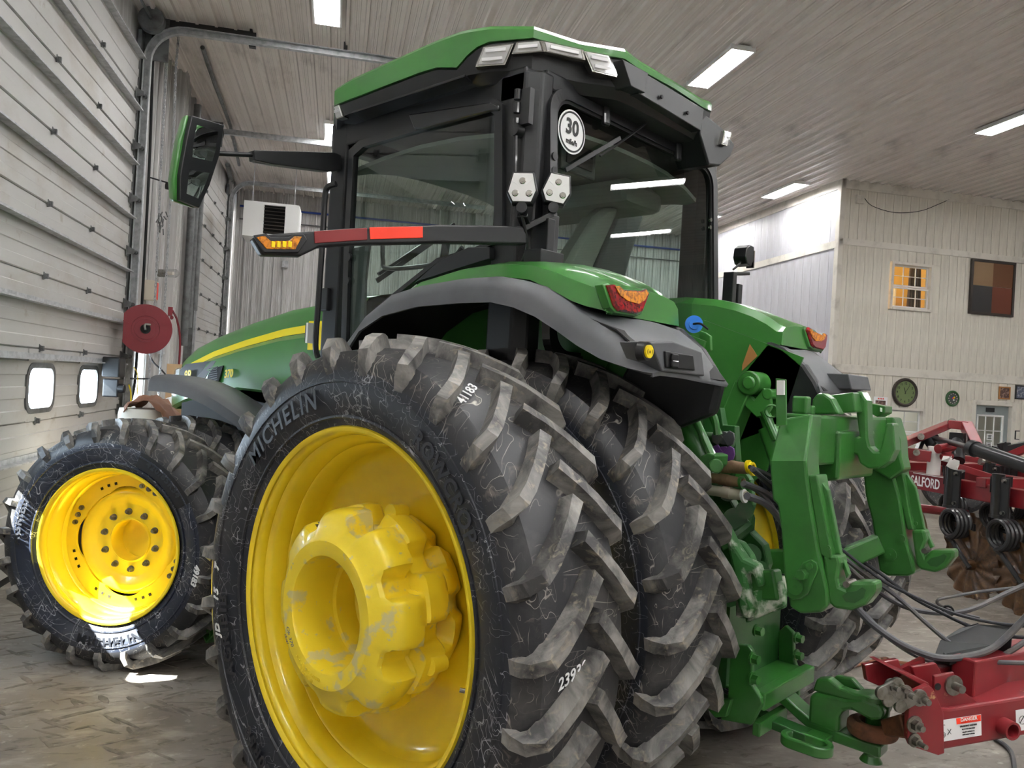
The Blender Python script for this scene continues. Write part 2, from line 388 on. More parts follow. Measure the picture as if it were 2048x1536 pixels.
def overhead(name,v0,v1,near):
    d=st(name); H=.635; z=.055
    G().b2((UL-.035,v0-.12,0),(UL+.005,v1+.12,.056)).obj('bottom_seal','liner',d,smooth=0)
    for k in range(9):
        holes=[(4.73,5.36),(6.11,6.74),(7.49,8.12),(8.87,9.50)] if (near and k==2) else ()
        h=min(H,DT-z)
        if h<.55: h=DT-z
        if h<.3: break
        doorsection(v0-.12,v1+.12,z,H if h>.6 else h,holes).obj('door_panel','door_steel',d,smooth=0)
        if near and k==2:
            for a,b in holes:
                f=lambda p,h:(UL+h,p[0],p[1]); c=((a+b)/2,z+.285)
                g=G(); ringmesh(g,rrect(*c,.70,.44,.13),rrect(*c,.60,.35,.10),f,.0,.020); w=g.obj('window_trim','dark_galvanised',d,smooth=0)
                G().prism(rrect(*c,.625,.375,.10),'x',UL-.02,UL-.012).obj('pane','window_glass',w,smooth=0)
        z+=H
    n=[7.73,8.97,6.49,5.25] if near else [v0+.9,v0+1.9,v0+2.9]
    for k in range(1,9):
        zz=.055+H*k
        for v in n:
            g=G(); g.prism([(v-.028,zz-.035),(v+.03,zz-.02),(v+.03,zz+.02),(v-.028,zz+.035)],'x',UL+.008,UL+.018); g.cyl((UL+.022,v-.02,zz),(UL+.022,v+.025,zz),.012,n=8)
            g.b2((UL+.01,v-.012,zz-.022),(UL+.045,v+.012,zz+.022)); g.obj('hinge','dark_galvanised',d,smooth=0)
    if near:
        for zz in (.99,1.86,2.34,2.98,3.62,4.27,4.93,5.56):
            g=G(); g.prism([(UL+.012,zz),(UL+.095,zz),(UL+.095,zz+.014),(UL+.02,zz+.014),(UL+.02,zz+.055),(UL+.012,zz+.055)],'y',v0+.05,v1-.03); g.obj('strut','galvanised',d,smooth=0)
    # jamb angle, track, rollers
    for vv,sg in ((v1,1),(v0,-1)):
        g=G(); g.b2((UL-.02,vv,0),(UL+.02,vv+sg*.17,DT+.3)); g.b2((UL+.0,vv+sg*.15,0),(UL+.10,vv+sg*.165,DT+.1)); g.obj('jamb','dark_galvanised',d,smooth=0)
        R=.42; ztop=6.0; pts=[(UL+.085,vv+sg*.075,z/4*(ztop-R)) for z in range(5)]+[(UL+.085+R-R*math.cos(t),vv+sg*.075,ztop-R+R*math.sin(t)) for t in [i*PI/16 for i in range(1,9)]]+[(UL+.085+R+x,vv+sg*.075,ztop+.0) for x in (1,2,3,4,5.2)]
        g=G(); 
        for off,w in ((0,.012),):
            P=[Vector(p) for p in pts]; rings=[]
            for i,p in enumerate(P):
                t=(P[min(i+1,len(P)-1)]-P[max(i-1,0)]).normalized(); a=V(0,1,0); b=t.cross(a)
                rings.append([p+a*x*sg+b*y for x,y in ((-.035,-.045),(.03,-.045),(.03,.045),(-.035,.045),(-.035,.035),(.02,.035),(.02,-.035),(-.035,-.035))])
            g.loft(rings)
        g.obj('door_track','galvanised',d,smooth=40)
        if sg==1 or near:
            for k in range(1,9):
                zz=.055+H*k
                g=G(); g.b2((UL+.012,vv-sg*.10,zz-.06),(UL+.02,vv-sg*.01,zz+.06)); g.cyl((UL+.085,vv-sg*.07,zz),(UL+.085,vv+sg*.07,zz),.008,n=6); g.cyl((UL+.085,vv+sg*.045,zz),(UL+.085,vv+sg*.07,zz),.024,n=10)
                g.prism([(UL+.02,zz-.05),(UL+.10,zz-.03),(UL+.10,zz+.02),(UL+.02,zz+.05)],'y',vv-sg*.075,vv-sg*.065); g.obj('roller_bracket','dark_galvanised',d,smooth=0)
    return d
d1=overhead('door_1',D0,D1,True)
# torsion shaft, spring drum and hangers above door 1 and by door 2
for vv,dd in ((D1,d1),):
    g=G(); g.b2((UL+.0,vv+.14,5.62),(UL+.30,vv+.17,6.15)); g.obj('bearing_plate','dark_galvanised',dd,smooth=0)
    g=G(); g.lathe([(-.1,.02),(-.1,.14),(-.08,.15),(-.06,.115),(.0,.11),(.02,.15),(.04,.14),(.04,.02)],24,(UL+.14,vv-.04,6.02),(0,1,0),close=True); g.cyl((UL+.14,D0,6.02),(UL+.14,vv+.1,6.02),.016,n=10); g.obj('cable_drum','dark_galvanised',dd)
    g=G(); g.b2((UL+.3,vv+.13,6.03),(UL+1.30,vv+.18,6.14)); g.b2((UL+1.24,vv+.12,5.95),(UL+1.32,vv+.2,6.17)); g.obj('track_hanger','black_paint',dd,smooth=0)
    for x in (2.4,4.4):
        g=G(); g.b2((UL+x,vv+.1,5.96),(UL+x+.05,vv+.105,6.17)); g.obj('track_hanger','dark_galvanised',dd,smooth=0)
d2=overhead('door_2',E0,E1,False)
g=G(); g.lathe([(-.3,.02),(-.3,.10),(-.02,.10),(-.02,.16),(.02,.16),(.02,.02)],20,(UL+.25,E0-.1,5.95),(0,1,0),close=True); g.b2((UL,E0-.2,5.7),(UL+.4,E0-.16,6.12)); g.obj('cable_drum','dark_galvanised',d2)
# posts and downpipes on the left wall
for i,(v,w,dp) in enumerate(((12.35,.30,.18),(12.95,.14,.12),(13.55,.12,.10))):
    g=G(); g.b2((UL+.0,v,0),(UL+dp,v+w,ZC)); 
    for q in range(3): g.b2((UL+dp,v+w*(.1+.3*q),0),(UL+dp+.012,v+w*(.2+.3*q),ZC))
    o=inb(tag(g.obj('trim_%d'%(i+1),'wall_steel',smooth=0),kind='structure'))
for i,(v,mt) in enumerate(((13.05,'dark_galvanised'),(13.35,'dark_galvanised'),(13.75,'dark_galvanised'))):
    g=G(); g.cyl((UL+.24,v,2.2+.3*i),(UL+.24,v,5.9-.2*i),.055,n=14); inb(tag(g.obj('trim_%d'%(i+4),mt),kind='structure'))
# office block: planks of siding, trim boards
wr=st('wall_office_front'); 
def siding(parent,org,du,dn,zs,L,step,holes=(),mt='siding'):
    du,dn=Vector(du),Vector(dn); n=int(L/step)
    for z0,z1 in zs:
        for k in range(n+1):
            a=k*step; b=min(L,a+step)-.008
            if b-a<.02: continue
            segs=[(z0,z1)]
            for ha,hb,hz0,hz1 in holes:
                if b>ha and a<hb: segs=[s for q in segs for s in ((q[0],min(q[1],hz0)),(max(q[0],hz1),q[1])) if s[1]-s[0]>.02]
            for s0,s1 in segs:
                o=Vector(org)+du*a; w=b-a
                key=('sd',round(w,4),round(s1-s0,3),tuple(du))
                if key in _pc: dup(_pc[key],parent,o+V(0,0,s0))
                else:
                    g=G(); P=[V(0,0,0),du*w,du*w+dn*.014,dn*.014]; g.loft([P,[p+V(0,0,s1-s0) for p in P]]); q=g.obj('plank',mt,parent,smooth=0); q.location=o+V(0,0,s0); _pc[key]=q
W1=(1.14,2.06,3.78,4.70); W2=(.95,2.05,.95,1.90); DR=(3.14,4.12,0,2.12); DR2=(4.62,5.6,0,2.12)
siding(wr,(OU,OV,0),(1,0,0),(0,-1,0),[(0,2.50),(2.66,4.92),(5.04,5.98)],UR-OU,.187,(W1,W2,DR,DR2))
g=G()
for s in ((OU,OU+W2[0],0,ZC),(OU+W2[1],OU+DR[0],0,ZC),(OU+DR[1],OU+DR2[0],0,ZC),(OU+DR2[1],UR,0,ZC),(OU+W2[0],OU+W2[1],0,W2[2]),(OU+W2[0],OU+W2[1],W2[3],W1[2]),(OU+W2[0],OU+W2[1],W1[3],ZC),(OU+DR[0],OU+DR[1],DR[3],ZC),(OU+DR2[0],OU+DR2[1],DR2[3],ZC)):
    g.b2((s[0],OV,s[2]),(s[1],OV+.12,s[3]))
g.obj('backing','siding',wr,smooth=0)
ws=st('wall_office_side')
siding(ws,(OU,OV,0),(0,1,0),(-1,0,0),[(0,4.86),(5.0,5.98)],V1-OV,.29,(),'siding_side_toned')
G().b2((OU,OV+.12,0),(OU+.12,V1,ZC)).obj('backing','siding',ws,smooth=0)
for i,(a,b) in enumerate((((OU-.02,OV-.035,2.50),(UR,OV-.0,2.66)),((OU-.02,OV-.035,4.92),(UR,OV-.0,5.04)),((OU-.02,OV-.035,5.98),(UR,OV,6.15)),((OU-.035,OV-.035,0),(OU+.06,OV+.0,6.15)),
        ((OU-.04,OV-.03,0),(OU,OV+.09,6.15)),((OU-.035,OV+.09,4.86),(OU,V1,5.0)),((OU-.035,OV+.09,5.98),(OU,V1,6.15)))):
    inb(tag(G().b2(a,b).obj('trim_%d'%(i+7),'trim_paint',bev=.004,smooth=0),kind='structure'))
def sash(name,u0,u1,z0,z1,cols,rows,split=True,frame=.05,mt='trim_paint'):
    w=st(name); g=G(); y0,y1=OV-.045,OV+.10
    for a,b in (((u0-frame,y0,z0-frame),(u0,y1,z1+frame)),((u1,y0,z0-frame),(u1+frame,y1,z1+frame)),((u0,y0,z1),(u1,y1,z1+frame)),((u0,y0-.02,z0-frame),(u1,y1,z0))): g.b2(a,b)
    g.obj('window_frame',mt,w,smooth=0,bev=.004)
    hs=[(z0,(z0+z1)/2-.015,.0),((z0+z1)/2+.0,z1,.03)] if split else [(z0,z1,0)]
    for a,b,dy in hs:
        g=G(); t=.03
        for p,q in (((u0,a),(u0+t,b)),((u1-t,a),(u1,b)),((u0+t,a),(u1-t,a+t)),((u0+t,b-t),(u1-t,b))): g.b2((p[0],OV+dy+.01,p[1]),(q[0],OV+dy+.04,q[1]))
        for i in range(1,cols): x=u0+(u1-u0)*i/cols; g.b2((x-.008,OV+dy+.018,a+t),(x+.008,OV+dy+.032,b-t))
        for i in range(1,rows): x=a+(b-a)*i/rows; g.b2((u0+t,OV+dy+.018,x-.008),(u1-t,OV+dy+.032,x+.008))
        f=g.obj('sash','white_paint',w,smooth=0)
        G().b2((u0+t*.8,OV+dy+.024,a+t*.8),(u1-t*.8,OV+dy+.027,b-t*.8)).obj('pane','window_glass',f,smooth=0)
    return w
w1=sash('window_1',OU+W1[0]+.05,OU+W1[1]-.05,W1[2]+.05,W1[3]-.05,3,2)
w2=sash('window_2',OU+W2[0]+.05,OU+W2[1]-.05,W2[2]+.05,W2[3]-.05,3,2)
# rooms behind the office windows
rm=st('wall_upper_room'); a=OU+W1[0]; 
g=G(); g.b2((OU+.13,OV+1.8,3.3),(OU+3.2,OV+1.85,5.3)); g.b2((OU+.13,OV+.13,3.2),(OU+3.2,OV+1.85,3.3)); g.b2((OU+.13,OV+.13,5.3),(OU+3.2,OV+1.85,5.35)); g.b2((OU+3.15,OV+.13,3.3),(OU+3.2,OV+1.8,5.3)); g.obj('lining','warm_wall',rm,smooth=0)
G().b2((OU+1.5,OV+1.2,3.3),(OU+1.9,OV+1.7,4.35)).obj('cupboard','wood',rm,smooth=0,bev=.01)
g=G(); g.b2((OU+1.95,OV+1.35,3.3),(OU+2.0,OV+1.75,4.55)); g.b2((OU+2.3,OV+1.35,3.3),(OU+2.33,OV+1.75,4.5)); g.obj('shelf_side','cream',rm,smooth=0)
g=G()
for k in range(9): g.cyl((OU+W1[1]-.07-.035*k,OV+.2+.03*(k%2),3.72),(OU+W1[1]-.12-.025*k,OV+.2+.03*(k%2),4.7),.024,n=8)
for k in range(4): g.cyl((OU+W1[0]+.06+.03*k,OV+.2+.03*(k%2),3.72),(OU+W1[0]+.06+.03*k,OV+.2+.03*(k%2),4.7),.022,n=8)
g.obj('curtain','curtain',rm)
pl=bpy.data.lights.new('room_bulb','POINT'); po=bpy.data.objects.new('room_bulb',pl); C.objects.link(po); pl.energy=20; pl.color=(1,.88,.66); pl.shadow_soft_size=.12; po.location=B(OU+1.2,OV+.9,5.0)
lr=st('wall_lower_room'); g=G(); g.b2((OU+.13,OV+2.3,0),(UR,OV+2.35,2.6)); g.b2((OU+.13,OV+.13,2.6),(UR,OV+2.35,2.65)); g.obj('lining','cream',lr,smooth=0)
g=G(); g.b2((OU+1.0,OV+1.3,0),(OU+1.5,OV+1.9,1.25)); g.b2((OU+1.75,OV+1.4,0),(OU+2.1,OV+1.9,1.35)); g.obj('cabinet','cab_dark',lr,smooth=0,bev=.01)
pl=bpy.data.lights.new('office_bulb','POINT'); po=bpy.data.objects.new('office_bulb',pl); C.objects.link(po); pl.energy=14; pl.shadow_soft_size=.15; po.location=B(OU+2.6,OV+1.2,2.3)
# office doors
def odoor(name,u0,u1,z1,sign):
    d=st(name); g=G(); y0,y1=OV-.04,OV+.1
    for a,b in (((u0-.02,y0,0),(u0+.07,y1,z1+.02)),((u1-.07,y0,0),(u1+.02,y1,z1+.02)),((u0+.07,y0,z1-.07),(u1-.07,y1,z1+.02))): g.b2(a,b)
    g.obj('door_frame','trim_paint',d,smooth=0,bev=.005)
    a,b=u0+.075,u1-.075; t=z1-.08; gl=(a+.11,b-.13,.95,t-.2)
    g=G(); 
    for p,q in (((a,.01),(gl[0],t)),((gl[1],.01),(b,t)),((gl[0],.01),(gl[1],gl[2])),((gl[0],gl[3]),(gl[1],t))): g.b2((p[0],OV+.05,p[1]),(q[0],OV+.09,q[1]))
    g.obj('door_leaf','sage_door',d,smooth=0)
    g=G(); x0,x1,z0,zz=gl
    for p,q in (((x0-.02,z0-.02),(x0+.015,zz+.02)),((x1-.015,z0-.02),(x1+.02,zz+.02)),((x0,z0-.02),(x1,z0+.015)),((x0,zz-.015),(x1,zz+.02))): g.b2((p[0],OV+.035,p[1]),(q[0],OV+.055,q[1]))
    for i in (1,2): x=x0+(x1-x0)*i/3; g.b2((x-.009,OV+.04,z0),(x+.009,OV+.055,zz)); z=z0+(zz-z0)*i/3; g.b2((x0,OV+.04,z-.009),(x1,OV+.055,z+.009))
    f=g.obj('muntin','white_paint',d,smooth=0)
    G().b2((x0,OV+.066,z0),(x1,OV+.07,zz)).obj('pane','window_glass',d,smooth=0)
    g=G(); g.cyl((b-.06,OV+.05,.98),(b-.06,OV+.0,.98),.02,n=10); g.box((b-.06,OV-.005,.98),(.05,.02,.05)); g.obj('door_handle','steel',d)
    if sign:
        g=G(); g.box(((x0+x1)/2-.02,OV+.035,(zz+t)/2+.02),(.2,.01,.08)); g.obj('door_sign','black_print',d,smooth=0)
        for k,(h,tx) in enumerate(((.13,'PRIVATE'),(.10,'OFFICE'))):
            zc=1.42-.15*k; g=G(); g.box(((x0+x1)/2,OV+.036,zc),(.13,.004,h)); p=g.obj('paper_notice','white_print',d,smooth=0)
            g=G()
            for q in range(3): g.box(((x0+x1)/2,OV+.0335,zc+.03-.03*q),(.09-.02*(q%2),.001,.012))
            g.obj('print','black_print',p,smooth=0)
    return d
dr=odoor('door_3',OU+DR[0],OU+DR[1],DR[3],True); odoor('door_4',OU+DR2[0],OU+DR2[1],DR2[3],False)
# ---------------------------------------------------------------- ceiling lights
def fixture(u,v,label,L=1.25):
    t=bthing('ceiling_light',label,'ceiling light',u,v,ZC-.1,0,'strip lights on the ribbed ceiling')
    g=G(); g.prism([(-.17,.015),(-.14,.075),(.14,.075),(.17,.015),(.17,.008),(.145,.008),(.12,.055),(-.12,.055),(-.145,.008),(-.17,.008)],'y',-L/2,L/2)
    for y in (-L/2,L/2): g.b2((-.165,y-.006,.008),(.165,y+.006,.07))
    g.obj('housing','white_paint',t,smooth=0)
    for x in (-.095,0,.095): G().cyl((x,-L/2+.03,.03),(x,L/2-.03,.03),.017,n=10).obj('light_tube','tube_light',t)
    return t
LIGHTS=[(-.36,9.3,'strip light nearest the left overhead door, at the top edge'),(4.55,9.5,'long strip light beside the cab roof, brightest one overhead'),(9.3,9.7,'strip light at the far right edge over the implement'),
 (8.5,14.5,'strip light against the ceiling above the white office corner'),(-.3,14.4,'strip light behind the cab pillar under the near door rail'),(-.3,17.4,'strip light low behind the grab handle by the back wall'),(8.3,17.7,'small strip light at the far end of the white side wall'),(4.2,17.6,'strip light seen through the cab windows near the back wall'),(4.4,14.0,'strip light hidden behind the cab roof, mid row')]
for u,v,l in LIGHTS: fixture(u,v,l)
for u,v in [(a,b) for a in (-.9,2.1,4.9,7.7) for b in (4.4,1.4,-1.6,-4.6)]+[(10.6,-.5),(13.6,4.6),(10.6,4.6),(14,9.6)]: fixture(u,v,'unseen ceiling strip light added to brighten the near side')  # unseen extra rows, added as fill light for the camera side
# ================================================================ TRACTOR
def PX(x,y,ax,val):                          # where a sight line of the photograph meets a plane of the tractor
    d=_F+_R*((x-1024)/FPX)-_U*((y-768)/FPX); i='xyz'.index(ax); t=(val-CAMP[i])/d[i]; return Vector(CAMP)+d*t
def PB(x,y,ax,val):                          # the same in building coordinates
    d=BM.to_3x3().inverted()@(_F+_R*((x-1024)/FPX)-_U*((y-768)/FPX)); c=V(0,0,CAMP[2]); i='uvz'.index(ax); return c+d*((val-c[i])/d[i])
def PN(x,y,p0,n):
    d=_F+_R*((x-1024)/FPX)-_U*((y-768)/FPX); return Vector(CAMP)+d*((p0-Vector(CAMP)).dot(n)/d.dot(n))
T=thing('tractor','large green farm tractor with black cab and dual yellow-rimmed tractor tyres','tractor')
# ---- wheels -------------------------------------------------------------
def carcass(R,rr,w):                        # R = lug tip radius, rr = rim radius
    k=w/.48; d=.055*R/1.05
    r0=R-d
    return [(-.185*k,rr-.01),(-.205*k,rr+.012),(-.232*k,rr+.07),(-.25*k,rr+.15*R/1.05),(-.252*k,rr+.21*R/1.05),(-.238*k,r0-.06),(-.20*k,r0-.022),(-.10*k,r0-.004),(0,r0)]
def tyre(name,R,rr,w,nl,parent,ph=0):
    half=carcass(R,rr,w); pr=half+[(-x,r) for x,r in half[-2::-1]]; k=w/.48
    g=G(); g.cur=0; n=96
    g.lathe(pr,n); 
    m=len(pr)
    for i in range(len(g.f)): 
        j=i%(m-1); g.mi[i]=1 if (j<4 or j>=m-5) else 0
    # raised bead ring and mould ring on both sidewalls
    for s in (-1,1):
        g.cur=1
        for ra,rb in ((rr+.035,rr+.043),(rr+.16*R,rr+.168*R)):
            xa=.222*k if ra<rr+.1 else .2515*k
            g.lathe([(s*(xa-.004),ra-.004),(s*(xa+.004),ra),(s*(xa+.004),rb),(s*(xa-.004),rb+.004)],72)
    # lugs
    g.cur=2; hl=R-half[-1][1]
    st_=[(.246*k,half[5][1]-.055*R,.004,.0,1.0),(.250*k,half[5][1]-.012,.016,.2,1.0),(.238*k,half[5][1]+.022,hl*.62,.5,1.0),(.215*k,half[6][1],hl*1.0,1.6,1.0),(.17*k,half[6][1]+.006,hl*1.04,3.6,1.0),(.11*k,half[7][1]-.001,hl*1.02,7.0,.95),(.05*k,half[8][1],hl,10.4,.95),(-.012*k,half[8][1],hl,14.0,1.1)]
    sc=27/nl
    for s in (-1,1):
        for q in range(nl):
            a0=math.radians(ph)+2*PI*(q+(.5 if s>0 else 0))/nl
            C3=[];U3=[]
            for x,r,h,dp,wd in st_:
                a=a0-math.radians(dp)*sc
                C3.append(V(s*x,r*math.cos(a),r*math.sin(a)))
                rad=V(0,math.cos(a),math.sin(a)); lean=.75 if x>.24*k else (.45 if x>.22*k else .05)
                U3.append((rad*(1-lean)+V(s,0,0)*lean).normalized())
            rings=[]
            for i,(x,r,h,dp,wd) in enumerate(st_):
                t=(C3[min(i+1,len(C3)-1)]-C3[max(i-1,0)]).normalized(); side=t.cross(U3[i]).normalized()
                wb=.032*wd*R/1.05*(sc**.5); wt=.0215*wd*R/1.05*(sc**.5)
                rings.append([C3[i]-side*wb-U3[i]*.01,C3[i]-side*wt+U3[i]*h,C3[i]+side*wt+U3[i]*h,C3[i]+side*wb-U3[i]*.01])
            e=U3[-1]*.0
            g.loft(rings)
    o=g.obj(name,['rubber','rubber_side' if R>.9 else 'rubber_side_worn_skylit','rubber_lug'],parent,recalc=True,smooth=32)
    return o
def arctext(g,txt,r,deg,x,size,shear=0,space=1.0,sgn=-1,flip=False):
    a0=math.radians(deg)
    def f(p):
        px,py=(p.x,p.y) if not flip else (-p.x,-p.y)
        t=a0+px/r; return V(x+sgn*p.z,-(r+py)*math.sin(t)*(-sgn),(r+py)*math.cos(t))
    text(g,txt,f,size,.0015,shear=shear,space=space,bold=.002)
def rear_rim(parent,deep=True):
    g=G(); g.lathe([(-.198,.668),(-.206,.674),(-.208,.688),(-.198,.693),(-.190,.688),(-.188,.674),(-.182,.664),(-.150,.656),(-.140,.658),(-.128,.648),(-.115,.638),(-.06,.624),(-.052,.626),(-.044,.619),(.0,.606),(.05,.602),(.075,.598),(.11,.612),(.15,.640),(.18,.655),(.19,.680),(.195,.690)],120)
    o=g.obj('rim','yellow_paint',parent,smooth=50)
    g=G(); g.lathe([(.045,.603),(.07,.596),(.09,.582),(.108,.555),(.122,.515),(.130,.47),(.133,.42),(.133,.15),(.145,.15),(.145,.42),(.138,.50),(.12,.56),(.08,.60)],96); g.obj('wheel_disc','yellow_paint',parent,smooth=50)
    return o
def hub(parent):
    N=240; prof=[(.12,.165),(.0,.165),(-.01,.185),(-.10,.185),(-.105,.202),(-.265,.206),(-.284,.213),(-.288,.223),(-.288,.268),(-.278,.276),(-.262,.318),(-.246,.352),(-.232,.368),(-.20,.378),(-.165,.382),(-.130,.380),(-.122,.374),(-.116,.374),(-.108,.388),(-.07,.392),(-.03,.388),(-.012,.380),(-.004,.366),(.002,.370),(.03,.366),(.06,.35),(.12,.31)]
    def notch(a,n,ph,wd):                    # 1 inside a notch
        t=((a/(2*PI)*n+ph)%1); d=abs(t-.5)*2; return 1/(1+math.exp((d-wd)*26))
    vs=[];m=len(prof)
    for i in range(N):
        a=2*PI*i/N
        for j,(x,r) in enumerate(prof):
            rr=r
            if 9<=j<=15:
                wgt={9:.0,10:.10,11:.45,12:1,13:1,14:1,15:1}[j]; rr-=.078*wgt*notch(a,8,.12,.33)
            if 18<=j<=23: rr-=.066*notch(a,8,.38 if j<21 else .42,.36)
            if 16<=j<=17: rr-=.070*notch(a,8,.25,.50)
            if j>=22: rr-=.035*notch(a,8,.72,.3)
            vs.append((x,rr*math.cos(a),rr*math.sin(a)))
    fs=[]
    for i in range(N):
        k=(i+1)%N
        for j in range(m-1): fs.append((i*m+j,i*m+j+1,k*m+j+1,k*m+j))
    g=G(); g.add(vs,fs)
    for a in (45,105,200,290,330):           # cast bolt lugs with holes
        t=math.radians(a); c=V(-.05,.385*math.cos(t),.385*math.sin(t)); g.cyl(c-V(.035,0,0),c+V(.035,0,0),.034,.03,n=12)
    h=g.obj('hub','yellow_cast',parent,smooth=38)
    g=G(); g.lathe([(.06,.17),(.06,.13),(.03,.12),(.03,.0)],48); g.obj('hub_core','yellow_cast',parent,smooth=30)
    for a in (52,139,232,310):
        t=math.radians(a); g=G(); c=V(-.20,.345*math.cos(t),.345*math.sin(t)); 
        g.cyl(c+V(.05,0,0),c-V(.02,0,0),.011,n=10); g.cyl(c-V(.0,0,0),c-V(-.018,0,0),.021,n=6); g.cyl(c+V(.018,0,0),c+V(.024,0,0),.027,n=14)
        g.obj('bolt','steel',parent,smooth=20)
    g=G(); 
    def f(p,r=.262,a0=math.radians(199)):
        t=a0-p.x/r*1.0; return V(-.2885-p.z,-(r-p.y)*math.sin(t),(r-p.y)*math.cos(t))
    text(g,'R207782 H',lambda p:f(p,.262),.020,.0012); text(g,'R261311 5AA 0 C057A',lambda p:f(p,.240),.018,.0012)
    g.obj('cast_lettering','yellow_cast',h)
    g=G(); 
    t0=math.radians(238); M=lambda p:V(-.2895,-(.245-p.y)*math.sin(t0-p.x/.245),(.245-p.y)*math.cos(t0-p.x/.245))
    text(g,'Ok 370',M,.026,.0,shear=.3); text(g,'dual',lambda p:M(V(p.x,p.y-.024,0)),.022,.0,shear=.4); g.obj('marker_writing','sky_blue',h)
    return h
def rear_wheel(x,outer,label):
    w=empty('rear_wheel',T,(x,0,.99)); w['label']=label
    t=tyre('tyre',1.052,.688,.48,27,w,ph=3.5 if x<0 else 8)
    rear_rim(w)
    return w,t
REAR=[]
w0,t0=rear_wheel(-1.50,True,'outer dual wheel with protruding yellow hub casting'); hub(w0)
for tx_,r_,dg_,xx_,sz_,sp_ in (('MICHELIN',.795,-32,-.2535,.105,1.2),('AGRIBIB',.80,-110,-.2535,.085,1.15),('480/80R50',.80,-152,-.2535,.075,1.2),('ROWCROP',.80,46,-.2535,.08,1.1)):
    g=G(); arctext(g,tx_,r_,dg_,xx_,sz_,space=sp_); g.obj('sidewall_lettering','rubber_letter',w0,smooth=0)['kind']='stuff'
def surf_text(txt,p0,p1,n,size,parent,name,mt='white_print',shear=.0,lift=.004):
    p0=Vector(p0);p1=Vector(p1);x=(p1-p0).normalized(); n=Vector(n).normalized(); y=n.cross(x)
    g=G(); text(g,txt,frame3((p0+p1)/2+n*lift,x,y),size,.0008,shear=shear,bold=.0006); return g.obj(name,mt,parent,smooth=0)
o=V(-1.50,0,.99)
surf_text('239397',V(-1.652,-.992,.992)-o,V(-1.517,-1.002,1.034)-o,(0,-1,.02),.052,w0,'chalk_number',shear=.3,lift=.006)
surf_text('41183',V(-1.700,-.556,1.792)-o,V(-1.59,-.512,1.856)-o,(-.25,math.cos(math.radians(122)),math.sin(math.radians(122))),.050,w0,'chalk_number',shear=.15,lift=.008)
for tx_,dg_ in (('7',-90),('15',-98),('JD',-108)): g=G(); arctext(g,tx_,.86,dg_,-.2545,.05,shear=.3,space=1.2); g.obj('chalk_writing','white_print',w0,smooth=0)
G().cyl((-.135,-.640*math.cos(math.radians(-12)),.640*math.sin(math.radians(-12))),(-.16,-.61*math.cos(math.radians(-12)),.61*math.sin(math.radians(-12))),.008,n=10).obj('valve','steel',w0)
for k,(x,lab) in enumerate(((-.77,'inner dual wheel under the left fender'),(.77,'right inner dual wheel behind the hitch'),(1.50,'right outer dual wheel'))):
    w=empty('rear_wheel',T,(x,0,.99),(math.radians(6*k+5),0,0)); w['label']=lab; dup(t0,w)
    for ch in list(w0.children):
        if ch.name.startswith(('rim','wheel_disc')): dup(ch,w)
    if x>0:
        for ch in list(w.children):
            if ch.name.startswith('tyre'): ch.scale=(-1,1,1)
            else: ch.scale=(-1,1,1)
